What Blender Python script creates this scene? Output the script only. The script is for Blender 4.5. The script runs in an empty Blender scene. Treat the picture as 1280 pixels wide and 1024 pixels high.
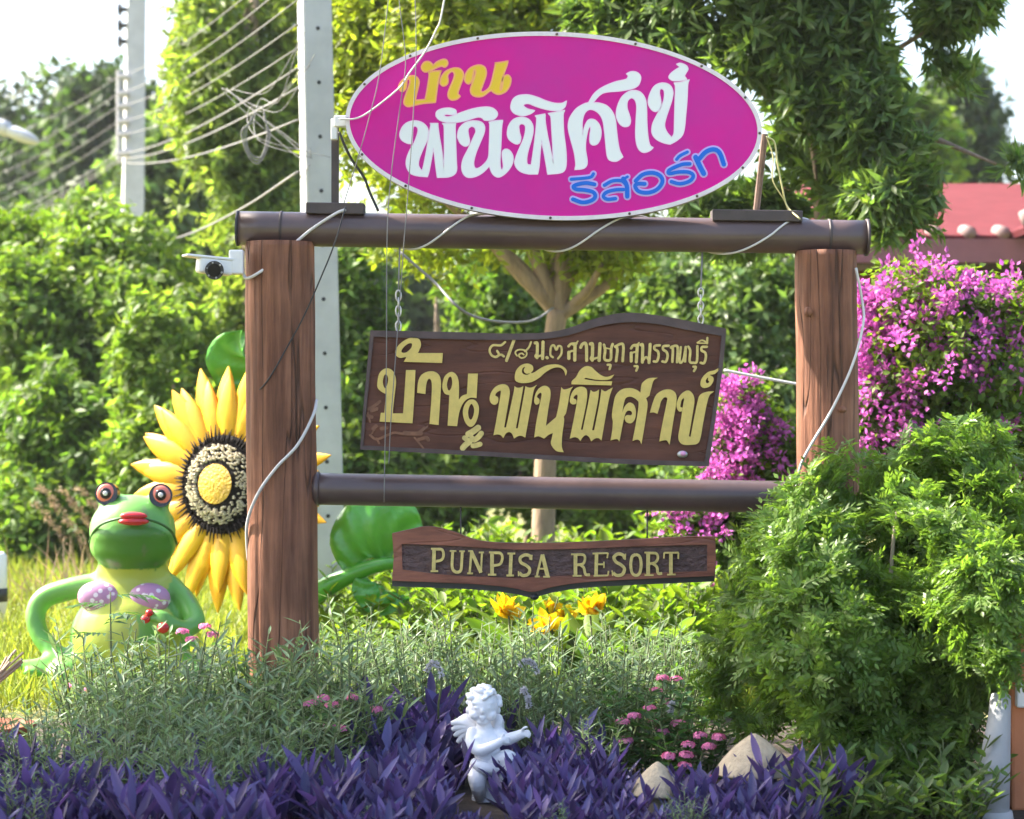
import bpy, bmesh, math, random
import numpy as np
from mathutils import Vector, Matrix, Euler
from mathutils.geometry import tessellate_polygon
R = math.radians
random.seed(7)
rng = np.random.default_rng(11)
sc = bpy.context.scene
COL = sc.collection

# ------------------------------------------------------------------ camera, sky, sun, exposure
H = 1.15                      # eye height
K = 0.0026 / 7.5              # metres per photo pixel per metre of distance (photo 1280 wide)
cam = bpy.data.cameras.new('camera'); camo = bpy.data.objects.new('camera', cam); COL.objects.link(camo)
camo.location = (0, 0, H); camo.rotation_euler = (R(90), 0, 0)
cam.sensor_width = 36; cam.lens = 18 / (K * 640)
cam.clip_end = 2000
cam.dof.use_dof = True; cam.dof.focus_distance = 7.4; cam.dof.aperture_fstop = 4.2
sc.camera = camo
SUN_EL, SUN_AZ = 44, -73      # azimuth from +Y, clockwise
w = bpy.data.worlds.new('World'); sc.world = w; w.use_nodes = True
nt = w.node_tree; nt.nodes.clear()
sky = nt.nodes.new('ShaderNodeTexSky'); sky.sky_type = 'NISHITA'; sky.sun_disc = False
sky.sun_elevation = R(SUN_EL); sky.sun_rotation = R(SUN_AZ); sky.dust_density = 4.0; sky.air_density = 1.0; sky.ozone_density = 1.0
bg = nt.nodes.new('ShaderNodeBackground'); bg.inputs['Strength'].default_value = 0.13
wo = nt.nodes.new('ShaderNodeOutputWorld')
nt.links.new(sky.outputs[0], bg.inputs[0]); nt.links.new(bg.outputs[0], wo.inputs[0])
sl = bpy.data.lights.new('sun', 'SUN'); sl.energy = 4.6; sl.angle = R(0.6); sl.color = (1, .93, .80)
so = bpy.data.objects.new('sun', sl); COL.objects.link(so)
sdir = Vector((math.sin(R(SUN_AZ)) * math.cos(R(SUN_EL)), math.cos(R(SUN_AZ)) * math.cos(R(SUN_EL)), math.sin(R(SUN_EL))))
so.rotation_euler = sdir.to_track_quat('Z', 'Y').to_euler(); so.location = (-10, 10, 14)
sc.view_settings.view_transform = 'Standard'; sc.view_settings.look = 'None'
sc.view_settings.exposure = 2.1; sc.view_settings.gamma = 1
sc.render.engine = 'CYCLES'
cy = sc.cycles
cy.max_bounces = 6; cy.diffuse_bounces = 3; cy.glossy_bounces = 2; cy.transmission_bounces = 4; cy.transparent_max_bounces = 4
cy.caustics_reflective = False; cy.caustics_refractive = False
cy.use_adaptive_sampling = True; cy.adaptive_threshold = 0.02
cy.use_denoising = True
try: cy.denoiser = 'OPENIMAGEDENOISE'
except Exception: pass
cy.sample_clamp_indirect = 6

# ------------------------------------------------------------------ helpers
def P(px, py, Y): return Vector(((px - 640) * K * Y, Y, H + (512 - py) * K * Y))
def gx(px, Y): return (px - 640) * K * Y

def tag(o, label=None, cat=None, group=None, kind=None):
    if label: o['label'] = label
    if cat: o['category'] = cat
    if group: o['group'] = group
    if kind: o['kind'] = kind
    return o
def empty(name, loc, label, cat, group=None):
    o = bpy.data.objects.new(name, None); o.empty_display_size = .05; COL.objects.link(o); o.location = loc
    return tag(o, label, cat, group)
def origin_of(parent):
    v = Vector((0, 0, 0))
    while parent is not None: v = v + Vector(parent.location); parent = parent.parent
    return v
def link_mesh(name, me, mat, parent=None, loc=None):
    """mesh data in WORLD coordinates; origin moved to parent / loc"""
    o = bpy.data.objects.new(name, me); COL.objects.link(o)
    if mat is not None: me.materials.append(mat)
    off = origin_of(parent) if parent is not None else Vector((0, 0, 0))
    if loc is not None and parent is None: o.location = loc; off = Vector(loc)
    if off.length > 0: me.transform(Matrix.Translation(-off))
    if parent is not None: o.parent = parent
    return o
def np_mesh(name, V, Q, smooth=False):
    me = bpy.data.meshes.new(name)
    V = np.asarray(V, dtype=np.float32); Q = np.asarray(Q, dtype=np.int32); k = Q.shape[1]
    me.vertices.add(len(V)); me.vertices.foreach_set('co', V.ravel())
    me.loops.add(Q.size); me.loops.foreach_set('vertex_index', Q.ravel())
    me.polygons.add(len(Q)); me.polygons.foreach_set('loop_start', np.arange(0, Q.size, k, dtype=np.int32))
    if smooth: me.polygons.foreach_set('use_smooth', np.ones(len(Q), dtype=bool))
    me.update(calc_edges=True); me.validate()
    return me
def py_mesh(name, V, F, smooth=False):
    me = bpy.data.meshes.new(name); me.from_pydata([tuple(v) for v in V], [], [tuple(f) for f in F])
    if smooth: me.polygons.foreach_set('use_smooth', [True] * len(me.polygons))
    me.update(); return me
class MB:
    def __init__(s): s.V = []; s.F = []
    def add(s, V, F):
        n = len(s.V); s.V += [tuple(v) for v in V]; s.F += [tuple(i + n for i in f) for f in F]
    def build(s, name, mat, parent=None, smooth=False, loc=None):
        return link_mesh(name, py_mesh(name, s.V, s.F, smooth), mat, parent, loc)
def box(c, h, rot=None):
    V = [Vector((x * h[0], y * h[1], z * h[2])) for z in (-1, 1) for y in (-1, 1) for x in (-1, 1)]
    if rot is not None: V = [rot @ v for v in V]
    c = Vector(c)
    return [v + c for v in V], [(0, 2, 3, 1), (4, 5, 7, 6), (0, 1, 5, 4), (2, 6, 7, 3), (0, 4, 6, 2), (1, 3, 7, 5)]
def bevel_obj(o, wd=.004, seg=2):
    m = o.modifiers.new('bevel', 'BEVEL'); m.width = wd; m.segments = seg; m.limit_method = 'ANGLE'; return o
def crom(pts, n=8, closed=False):
    pts = [np.array(p, float) for p in pts]; out = []; N = len(pts)
    if N < 3 and not closed: n = max(n, 2)
    rngi = range(N) if closed else range(N - 1)
    for i in rngi:
        p1 = pts[i]; p2 = pts[(i + 1) % N]
        p0 = pts[i - 1] if (closed or i > 0) else 2 * p1 - p2
        p3 = pts[(i + 2) % N] if (closed or i + 2 < N) else 2 * p2 - p1
        for k in range(n):
            t = k / n
            out.append(.5 * (2 * p1 + (p2 - p0) * t + (2 * p0 - 5 * p1 + 4 * p2 - p3) * t * t + (3 * p1 - p0 - 3 * p2 + p3) * t ** 3))
    if not closed: out.append(pts[-1])
    return out
def tube(pts, radii, seg=8, caps=True):
    pts = [Vector(p) for p in pts]; n = len(pts)
    if not hasattr(radii, '__len__'): radii = [radii] * n
    V = []; F = []; up = Vector((.13, .21, .97)); prev = None
    for i in range(n):
        t = (pts[min(i + 1, n - 1)] - pts[max(i - 1, 0)])
        if t.length < 1e-9: t = Vector((0, 0, 1))
        t.normalize()
        if prev is None:
            a = t.orthogonal().normalized()
        else:
            a = prev - t * prev.dot(t)
            a = a.normalized() if a.length > 1e-6 else t.orthogonal().normalized()
        prev = a; b = t.cross(a)
        for k in range(seg):
            an = 2 * math.pi * k / seg
            V.append(pts[i] + (a * math.cos(an) + b * math.sin(an)) * radii[i])
    for i in range(n - 1):
        for k in range(seg):
            k2 = (k + 1) % seg
            F.append((i * seg + k, i * seg + k2, (i + 1) * seg + k2, (i + 1) * seg + k))
    if caps: F.append(tuple(range(seg - 1, -1, -1))); F.append(tuple((n - 1) * seg + k for k in range(seg)))
    return V, F
def stube(pts, radii, n=6, seg=8):
    """smooth tube through control points"""
    if not hasattr(radii, '__len__'): radii = [radii] * len(pts)
    q = crom([(p[0], p[1], p[2], r) for p, r in zip(pts, radii)], n)
    return tube([Vector(x[:3]) for x in q], [max(1e-4, x[3]) for x in q], seg)
def sphere(c, r, rot=None, nu=20, nv=12):
    if not hasattr(r, '__len__'): r = (r, r, r)
    V = []; F = []
    for j in range(nv + 1):
        th = math.pi * j / nv
        for i in range(nu):
            ph = 2 * math.pi * i / nu
            v = Vector((r[0] * math.sin(th) * math.cos(ph), r[1] * math.sin(th) * math.sin(ph), r[2] * math.cos(th)))
            if rot is not None: v = rot @ v
            V.append(v + Vector(c))
    for j in range(nv):
        for i in range(nu):
            F.append((j * nu + i, (j + 1) * nu + i, (j + 1) * nu + (i + 1) % nu, j * nu + (i + 1) % nu))
    return V, F
def sculpt(name, prims, voxel, mat, parent, smooth=4, colfn=None):
    m = MB()
    for p in prims:
        if p[0] == 's': m.add(*sphere(p[1], p[2], p[3] if len(p) > 3 else None, 24, 14))
        else: # limb through points: spheres at ends + tube
            m.add(*stube(p[1], p[2], 5, 14))
            m.add(*sphere(p[1][0], p[2][0], None, 14, 10)); m.add(*sphere(p[1][-1], p[2][-1], None, 14, 10))
    tmp = bpy.data.objects.new('tmp', py_mesh('tmp', m.V, m.F)); COL.objects.link(tmp)
    rm = tmp.modifiers.new('r', 'REMESH'); rm.mode = 'VOXEL'; rm.voxel_size = voxel
    sm = tmp.modifiers.new('s', 'SMOOTH'); sm.factor = .5; sm.iterations = smooth
    bpy.context.view_layer.update()
    dg = bpy.context.evaluated_depsgraph_get()
    me = bpy.data.meshes.new_from_object(tmp.evaluated_get(dg), depsgraph=dg)
    bpy.data.objects.remove(tmp); me.name = name
    me.polygons.foreach_set('use_smooth', [True] * len(me.polygons))
    if colfn:
        a = me.color_attributes.new('paint', 'FLOAT_COLOR', 'POINT')
        n = len(me.vertices); co = np.empty(n * 3, np.float32); me.vertices.foreach_get('co', co); co = co.reshape(-1, 3)
        a.data.foreach_set('color', colfn(co).astype(np.float32).ravel())
    return link_mesh(name, me, mat, parent)
def copy_tree(o, parent=None):
    c = o.copy(); COL.objects.link(c)
    if parent is not None: c.parent = parent
    for ch in list(o.children): copy_tree(ch, c)
    return c

# ------------------------------------------------------------------ materials
def mat(name, col, rough=.6, metal=0, spec=.5, bump=0, bscale=40, var=0, vscale=6, trans=0, tcol=None, col2=None, coat=0, stretch=(1, 1, 1), island=0, detail=4, sss=0):
    m = bpy.data.materials.new(name); m.use_nodes = True; t = m.node_tree; N = t.nodes; Lk = t.links
    b = N['Principled BSDF']; out = N['Material Output']
    b.inputs['Roughness'].default_value = rough; b.inputs['Metallic'].default_value = metal
    b.inputs['Specular IOR Level'].default_value = spec; b.inputs['Coat Weight'].default_value = coat
    c = N.new('ShaderNodeRGB'); c.outputs[0].default_value = (*col, 1); src = c.outputs[0]
    tc = N.new('ShaderNodeTexCoord'); mp = N.new('ShaderNodeMapping'); mp.inputs['Scale'].default_value = stretch
    Lk.new(tc.outputs['Object'], mp.inputs[0])
    if var or col2:
        nz = N.new('ShaderNodeTexNoise'); nz.inputs['Scale'].default_value = vscale; nz.inputs['Detail'].default_value = detail; nz.inputs['Roughness'].default_value = .62
        Lk.new(mp.outputs[0], nz.inputs['Vector'])
        rp = N.new('ShaderNodeValToRGB'); rp.color_ramp.elements[0].position = .35; rp.color_ramp.elements[1].position = .65
        c2 = col2 if col2 else tuple(x * (1 - var) for x in col)
        rp.color_ramp.elements[0].color = (*c2, 1); rp.color_ramp.elements[1].color = (*col, 1)
        Lk.new(nz.outputs['Fac'], rp.inputs[0]); src = rp.outputs[0]
    if island:
        g = N.new('ShaderNodeNewGeometry'); hs = N.new('ShaderNodeHueSaturation')
        mr = N.new('ShaderNodeMapRange'); mr.inputs['To Min'].default_value = 1 - island; mr.inputs['To Max'].default_value = 1 + island
        Lk.new(g.outputs['Random Per Island'], mr.inputs['Value']); Lk.new(mr.outputs[0], hs.inputs['Value'])
        mh = N.new('ShaderNodeMath'); mh.operation = 'MULTIPLY'; mh.inputs[1].default_value = 7.31
        fr = N.new('ShaderNodeMath'); fr.operation = 'FRACT'
        Lk.new(g.outputs['Random Per Island'], mh.inputs[0]); Lk.new(mh.outputs[0], fr.inputs[0])
        mr2 = N.new('ShaderNodeMapRange'); mr2.inputs['To Min'].default_value = .5 - island * .045; mr2.inputs['To Max'].default_value = .5 + island * .04
        Lk.new(fr.outputs[0], mr2.inputs['Value']); Lk.new(mr2.outputs[0], hs.inputs['Hue'])
        Lk.new(src, hs.inputs['Color']); src = hs.outputs[0]
    Lk.new(src, b.inputs['Base Color'])
    if sss: b.inputs['Subsurface Weight'].default_value = sss; b.inputs['Subsurface Radius'].default_value = (.02, .012, .008)
    if bump:
        nb = N.new('ShaderNodeTexNoise'); nb.inputs['Scale'].default_value = bscale; nb.inputs['Detail'].default_value = 5
        Lk.new(mp.outputs[0], nb.inputs['Vector'])
        bp = N.new('ShaderNodeBump'); bp.inputs['Strength'].default_value = bump; bp.inputs['Distance'].default_value = .02
        Lk.new(nb.outputs['Fac'], bp.inputs['Height']); Lk.new(bp.outputs[0], b.inputs['Normal'])
    if trans:
        tr = N.new('ShaderNodeBsdfTranslucent'); mx = N.new('ShaderNodeMixShader'); mx.inputs[0].default_value = trans
        if tcol:
            ml = N.new('ShaderNodeMix'); ml.data_type = 'RGBA'; ml.blend_type = 'MULTIPLY'; ml.inputs['Factor'].default_value = 1
            Lk.new(src, ml.inputs['A']); ml.inputs['B'].default_value = (*tcol, 1); Lk.new(ml.outputs['Result'], tr.inputs['Color'])
        else: Lk.new(src, tr.inputs['Color'])
        Lk.new(b.outputs[0], mx.inputs[1]); Lk.new(tr.outputs[0], mx.inputs[2]); Lk.new(mx.outputs[0], out.inputs['Surface'])
    return m
def leafmat(name, col, trans=.45, rough=.5, island=.45, tcol=(2.1, 2.3, .8), spec=.3):
    return mat(name, col, rough=rough, spec=spec, trans=trans, tcol=tcol, island=island)
def attr_mat(name, rough=.3, coat=.4, var=0):
    m = mat(name, (1, 1, 1), rough=rough, coat=coat, bump=.04, bscale=30); t = m.node_tree
    a = t.nodes.new('ShaderNodeAttribute'); a.attribute_name = 'paint'
    t.links.new(a.outputs['Color'], t.nodes['Principled BSDF'].inputs['Base Color']); return m
def wood_mat(name, light, dark, crack=(.03, .018, .014), zs=1.0, rough=.6, horiz=False):
    m = bpy.data.materials.new(name); m.use_nodes = True; t = m.node_tree; N = t.nodes; Lk = t.links; b = N['Principled BSDF']
    tc = N.new('ShaderNodeTexCoord'); mp = N.new('ShaderNodeMapping')
    mp.inputs['Scale'].default_value = (2.5, 14, 17) if horiz else (22, 22, 1.3 * zs); Lk.new(tc.outputs['Object'], mp.inputs[0])
    n1 = N.new('ShaderNodeTexNoise'); n1.inputs['Scale'].default_value = 1.6; n1.inputs['Detail'].default_value = 8; n1.inputs['Roughness'].default_value = .65
    Lk.new(mp.outputs[0], n1.inputs['Vector'])
    rp = N.new('ShaderNodeValToRGB'); e = rp.color_ramp.elements; e[0].position = .3; e[0].color = (*dark, 1); e[1].position = .68; e[1].color = (*light, 1)
    Lk.new(n1.outputs['Fac'], rp.inputs[0])
    n3 = N.new('ShaderNodeTexNoise'); n3.inputs['Scale'].default_value = 5; n3.inputs['Detail'].default_value = 5; Lk.new(tc.outputs['Object'], n3.inputs['Vector'])
    r3 = N.new('ShaderNodeValToRGB'); r3.color_ramp.elements[0].position = .35; r3.color_ramp.elements[0].color = (.55, .5, .5, 1); r3.color_ramp.elements[1].position = .7; r3.color_ramp.elements[1].color = (1.1, 1.05, 1.05, 1)
    Lk.new(n3.outputs['Fac'], r3.inputs[0])
    mu = N.new('ShaderNodeMix'); mu.data_type = 'RGBA'; mu.blend_type = 'MULTIPLY'; mu.inputs['Factor'].default_value = .8
    Lk.new(rp.outputs[0], mu.inputs['A']); Lk.new(r3.outputs[0], mu.inputs['B'])
    n2 = N.new('ShaderNodeTexNoise'); n2.inputs['Scale'].default_value = .55; n2.inputs['Detail'].default_value = 2; Lk.new(mp.outputs[0], n2.inputs['Vector'])
    mr = N.new('ShaderNodeValToRGB'); c = mr.color_ramp; c.elements[0].position = .488; c.elements[0].color = (0, 0, 0, 1); c.elements[1].position = .512; c.elements[1].color = (0, 0, 0, 1)
    k = c.elements.new(.5); k.color = (1, 1, 1, 1); Lk.new(n2.outputs['Fac'], mr.inputs[0])
    mx = N.new('ShaderNodeMix'); mx.data_type = 'RGBA'; mx.inputs['B'].default_value = (*crack, 1)
    ms = N.new('ShaderNodeMath'); ms.operation = 'MULTIPLY'; ms.inputs[1].default_value = .12 if horiz else .7; Lk.new(mr.outputs[0], ms.inputs[0])
    Lk.new(ms.outputs[0], mx.inputs['Factor']); Lk.new(mu.outputs['Result'], mx.inputs['A']); Lk.new(mx.outputs['Result'], b.inputs['Base Color'])
    b.inputs['Roughness'].default_value = rough; b.inputs['Specular IOR Level'].default_value = .25
    bp = N.new('ShaderNodeBump'); bp.inputs['Strength'].default_value = .3 if horiz else .8; bp.inputs['Distance'].default_value = .012
    sb = N.new('ShaderNodeMath'); sb.operation = 'SUBTRACT'; Lk.new(n1.outputs['Fac'], sb.inputs[0]); Lk.new(mr.outputs[0], sb.inputs[1])
    Lk.new(sb.outputs[0], bp.inputs['Height']); Lk.new(bp.outputs[0], b.inputs['Normal'])
    return m

M = {}
M['post'] = wood_mat('log_wood', (.37, .172, .102), (.115, .046, .028), rough=.6)
M['beam'] = mat('brown_pipe_paint', (.105, .068, .066), rough=.36, var=.25, vscale=5, bump=.05, bscale=25, coat=.15)
M['plate'] = mat('dark_steel', (.075, .055, .055), rough=.55, var=.3, vscale=18)
M['rust'] = mat('rusty_steel', (.20, .12, .09), rough=.7, var=.5, vscale=30)
M['magenta'] = mat('magenta_enamel', (.68, .0025, .31), rough=.55, col2=(.54, .022, .33), vscale=3.2, spec=.25, detail=8)
M['rim'] = mat('white_rim', (.78, .72, .78), rough=.4, var=.12, vscale=30)
M['sign_side'] = mat('sign_side_metal', (.33, .31, .30), rough=.5, var=.3, vscale=14)
M['white_let'] = mat('pale_letter_paint', (.80, .83, .87), rough=.4)
M['white_edge'] = mat('pink_white_edge', (.84, .70, .86), rough=.4)
M['yel_let'] = mat('yellow_letter_paint', (.80, .53, .010), rough=.4)
M['yel_edge'] = mat('orange_pink_edge', (.90, .42, .16), rough=.4)
M['blue_let'] = mat('blue_letter_paint', (.008, .14, .70), rough=.5, spec=.3)
M['blue_edge'] = mat('lilac_edge', (.50, .42, .86), rough=.4)
M['board'] = wood_mat('dark_board', (.165, .066, .043), (.09, .038, .028), rough=.55, horiz=True)
M['board_rim'] = mat('slate_brown_rim', (.088, .055, .058), rough=.5, var=.4, vscale=12, bump=.1)
M['board2'] = wood_mat('red_board', (.40, .16, .10), (.17, .07, .05), rough=.55, horiz=True)
M['panel2'] = mat('carved_panel', (.125, .068, .062), rough=.55, var=.45, vscale=26, bump=.6, bscale=60, stretch=(1, 1, 1.5))
M['gold'] = mat('dull_gold_paint', (.70, .525, .145), rough=.5, var=.12, vscale=40, bump=.05, bscale=60)
M['gold2'] = mat('pale_gold_paint', (.72, .56, .19), rough=.5, var=.25, vscale=60, bump=.1, bscale=80)
M['carve'] = mat('copper_carving', (.24, .10, .055), rough=.5, var=.4, vscale=30)
M['chain'] = mat('galvanised_chain', (.5, .5, .5), rough=.35, metal=.8)
M['cable_w'] = mat('white_cable', (.62, .60, .60), rough=.5)
M['cable_g'] = mat('grey_cable', (.20, .195, .195), rough=.7)
M['cable_b'] = mat('black_cable', (.025, .025, .028), rough=.5)
M['cable_y'] = mat('yellow_wire', (.55, .50, .22), rough=.5)
M['cam_white'] = mat('camera_white', (.78, .78, .80), rough=.35)
M['black'] = mat('gloss_black', (.012, .012, .014), rough=.12)
M['blackm'] = mat('matt_black', (.03, .03, .032), rough=.5)
M['concrete'] = mat('pole_concrete', (.55, .56, .57), rough=.8, var=.16, vscale=5, bump=.1)
M['tan_stone'] = mat('tan_stone', (.46, .38, .26), rough=.85, var=.2, vscale=14, bump=.4, bscale=50, stretch=(3, 3, .7))
M['plaster'] = mat('white_plaster', (.82, .83, .87), rough=.6, var=.10, vscale=18, bump=.12, bscale=50)
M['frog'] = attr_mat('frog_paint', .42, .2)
M['frog_green'] = mat('frog_green', (.10, .36, .045), rough=.3, coat=.5)
M['mouth'] = mat('mouth_dark', (.03, .12, .02), rough=.4)
M['red'] = mat('lip_red', (.50, .012, .018), rough=.25, coat=.5)
M['iris'] = mat('iris_orange', (.78, .21, .15), rough=.35, coat=.6)
M['eyewhite'] = mat('eye_white', (.8, .8, .8), rough=.2)
M['petal'] = mat('petal_yellow', (.84, .47, .006), rough=.5, col2=(.70, .33, .004), vscale=3.5, bump=.1, bscale=12)
M['disc_dark'] = mat('disc_dark', (.014, .010, .010), rough=.85, spec=.2, var=.4, vscale=50, bump=.4, bscale=60)
M['seed'] = mat('seed_cream', (.62, .56, .42), rough=.6)
M['seed_y'] = mat('seed_yellow', (.70, .42, .02), rough=.5, var=.4, vscale=40, bump=.5, bscale=90)
M['leaf_paint'] = mat('leaf_paint', (.10, .40, .035), rough=.32, coat=.4, var=.3, vscale=5, bump=.15, bscale=14)
M['bark'] = mat('bark', (.33, .24, .17), rough=.85, var=.45, vscale=14, bump=.6, bscale=30, stretch=(2, 2, .5))
M['bark_tan'] = mat('bark_tan', (.36, .25, .165), rough=.85, var=.35, vscale=10, bump=.5, bscale=30, stretch=(2, 2, .5))
M['stem'] = mat('stem', (.12, .15, .05), rough=.7, var=.3)
M['pstem'] = mat('purple_stem', (.09, .035, .12), rough=.5)
M['twig'] = mat('twig', (.34, .27, .20), rough=.85)
M['roof'] = None
M['fascia'] = mat('fascia', (.23, .085, .10), rough=.6, var=.15)
M['wall_dark'] = mat('wall_dark', (.075, .04, .032), rough=.7, var=.3, vscale=3)
M['wall_cream'] = mat('wall_cream', (.72, .66, .58), rough=.8, var=.1)
M['orange_wall'] = mat('orange_wall', (.60, .22, .10), rough=.8, var=.18, vscale=3, bump=.1)
M['terracotta'] = mat('terracotta', (.34, .10, .05), rough=.8, var=.35, vscale=12, bump=.2)
M['tile_end'] = mat('tile_end', (.26, .17, .16), rough=.8, var=.3)
M['soil'] = mat('soil', (.07, .05, .035), rough=.95, col2=(.03, .022, .016), vscale=12, bump=.6, bscale=30)
M['lawn'] = mat('lawn_ground', (.17, .20, .05), rough=.95, col2=(.22, .19, .08), vscale=1.2, bump=.4, bscale=40)
M['grey_post'] = mat('grey_post', (.42, .42, .43), rough=.75, var=.2, vscale=8, bump=.1)
# leaves
M['lv_yellow'] = leafmat('leaf_yellow_green', (.19, .225, .028), .5)
M['lv_left'] = leafmat('leaf_left_tree', (.15, .20, .055), .5)
M['lv_hedge'] = leafmat('leaf_hedge', (.125, .19, .038), .45)
M['lv_dark'] = leafmat('leaf_dark', (.10, .155, .055), .42, rough=.42, tcol=(2.2, 2.4, .7))
M['lv_mid'] = leafmat('leaf_mid', (.10, .165, .034), .45)
M['lv_far'] = leafmat('leaf_far', (.05, .085, .03), .35, rough=.5)
M['lv_lime'] = leafmat('leaf_lime', (.115, .18, .022), .45)
M['lv_shrub'] = leafmat('leaf_shrub', (.125, .20, .046), .42, rough=.36, island=.3)
M['lv_sage'] = leafmat('leaf_sage', (.15, .225, .12), .3, rough=.45, tcol=(1.5, 1.6, .9), island=.3)
M['lv_purple'] = leafmat('leaf_purple', (.088, .070, .168), .22, rough=.45, tcol=(1.4, .9, 1.7), island=.6)
M['lv_penta'] = leafmat('leaf_penta', (.045, .11, .028), .3, rough=.4)
M['bract'] = leafmat('bract_magenta', (.58, .17, .50), .4, rough=.7, tcol=(1.25, .9, 1.2), island=.5)
M['pink'] = leafmat('pink_floret', (.78, .26, .46), .3, rough=.6, tcol=(1.2, 1, 1.1), island=.25)
M['yflower'] = leafmat('yellow_flower', (.82, .58, .015), .35, rough=.5, tcol=(1.1, 1.1, .7), island=.2)
M['grass'] = leafmat('grass_blade', (.17, .22, .035), .45, rough=.5, island=.4, tcol=(1.8, 1.7, .8))
M['drygrass'] = leafmat('dry_plume', (.30, .23, .14), .3, rough=.7, tcol=(1.2, 1.1, 1))
M['wflower'] = leafmat('white_spike', (.66, .64, .68), .25, rough=.6, tcol=(1.1, 1.1, 1.1), island=.15)

# ------------------------------------------------------------------ leaf geometry (numpy)
def unit(a): return a / np.maximum(np.linalg.norm(a, axis=-1, keepdims=True), 1e-9)
def rdir(n):
    return unit(rng.normal(size=(n, 3)))
def leaf_geo(base, d, nrm, L, Wd, fold=.18, droop=.15):
    """5-vertex folded leaves -> verts, quads"""
    n = len(base); d = unit(d); s = unit(np.cross(d, nrm)); u = np.cross(s, d)
    L = np.broadcast_to(L, n)[:, None]; Wd = np.broadcast_to(Wd, n)[:, None]
    m = base + d * L * .5 + u * (-fold * Wd)
    l = base + d * L * .42 + s * Wd * .5; r = base + d * L * .42 - s * Wd * .5
    t = base + d * L - u * L * droop
    V = np.stack([base, r, t, l, m], 1).reshape(-1, 3)
    i = np.arange(n)[:, None] * 5
    Q = np.concatenate([i + np.array([[0, 1, 2, 4]]), i + np.array([[0, 4, 2, 3]])], 0)
    return V, Q
def blade_geo(base, d, nrm, L, Wd, segs=4, curl=.5, fold=.25, prof=None):
    """long curved leaves with several segments"""
    n = len(base); d = unit(d); s = unit(np.cross(d, nrm)); u = np.cross(s, d)
    L = np.broadcast_to(L, n)[:, None]; Wd = np.broadcast_to(Wd, n)[:, None]; curl = np.broadcast_to(curl, n)[:, None]
    rows = []; pos = base.copy(); ts = np.linspace(0, 1, segs + 1)
    for k, t in enumerate(ts):
        a = -curl * t
        dd = d * np.cos(a) + u * np.sin(a); uu = -d * np.sin(a) + u * np.cos(a)
        wv = (prof[k] if prof else math.sin(math.pi * min(1, .12 + t * .88)) ** .8) * Wd * .5
        if t == 1: wv = Wd * .01
        rows.append(np.stack([pos + s * wv, pos - uu * wv * fold * 2, pos - s * wv], 1))
        pos = pos + dd * L / segs
    V = np.stack(rows, 1).reshape(-1, 3); per = 3 * (segs + 1)
    q = []
    for k in range(segs):
        for c in range(2): q.append([k * 3 + c, (k + 1) * 3 + c, (k + 1) * 3 + c + 1, k * 3 + c + 1])
    Q = (np.arange(n)[:, None, None] * per + np.array(q)[None]).reshape(-1, 4)
    return V, Q
def join(parts):
    Vs = []; Qs = []; n = 0
    for V, Q in parts: Vs.append(V); Qs.append(Q + n); n += len(V)
    return np.concatenate(Vs), np.concatenate(Qs)
_ph = rng.uniform(0, 6.28, (5, 3)); _fr = rng.normal(size=(5, 3))
def clump(p, f):
    s = 0
    for k in range(5): s = s + np.sin((p @ (_fr[k] * f)) + _ph[k, 0])
    return s / 5
def blob_shoots(blobs, n, f=2.2, gap=-.25, inner=.45):
    """sample shoot positions and axes over ellipsoid blobs given as (centre, radii)"""
    C = np.array([b[0] for b in blobs]); A = np.array([b[1] for b in blobs])
    wv = (A[:, 0] * A[:, 2]) ** 1.0; wv = wv / wv.sum()
    pos = []; nr = []; got = 0
    while got < n:
        k = rng.choice(len(blobs), n, p=wv); dv = rdir(n)
        r = (inner + (1 - inner) * rng.random(n) ** .55) * (1 + .12 * rng.normal(size=n))
        p = C[k] + dv * A[k] * r[:, None]
        ok = (clump(p, f) + rng.normal(size=n) * .12 > gap) & (p[:, 2] > .03)
        pos.append(p[ok]); nr.append(unit(dv / A[k])[ok]); got += ok.sum()
    return np.concatenate(pos)[:n], np.concatenate(nr)[:n]
def foliage_geo(blobs, shoots, per, L, Wd, f=2.2, gap=-.25, spread=.9, up=.35, droop=.2, twig=1.0, inner=.45, rosette=False, fold=.18):
    p, nr = blob_shoots(blobs, shoots, f, gap, inner)
    ax = unit(nr * .7 + np.array([0, 0, up]) + rng.normal(size=p.shape) * .45)
    P_ = np.repeat(p, per, 0); A_ = np.repeat(ax, per, 0); n = len(P_)
    t = np.tile(np.linspace(0, 1, per), shoots)[:, None] * (.25 if rosette else 1)
    rd = rng.normal(size=(n, 3)); rd = unit(rd - A_ * (rd * A_).sum(1, keepdims=True))
    base = P_ + A_ * t * L * 1.8 * twig + rd * L * .05
    d = unit(A_ * (.45 if not rosette else .35) + rd * spread + np.array([0, 0, -droop]) + rng.normal(size=(n, 3)) * .2)
    nrm = unit(A_ * .8 + np.array([0, 0, .45]) + rng.normal(size=(n, 3)) * .75)
    Ls = L * rng.uniform(.65, 1.2, n); Ws = Wd * rng.uniform(.75, 1.2, n)
    return leaf_geo(base, d, nrm, Ls, Ws, fold, droop * .6)
def B(px, py, Y, rpx, rpy, ry=None):
    c = P(px, py, Y); s = K * Y
    return (tuple(c), (rpx * s, (ry if ry else rpx * s * .8), rpy * s))
def limb_mb(paths, seg=7):
    m = MB()
    for pts, rad in paths: m.add(*stube(pts, rad, 5, seg))
    return m

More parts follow.
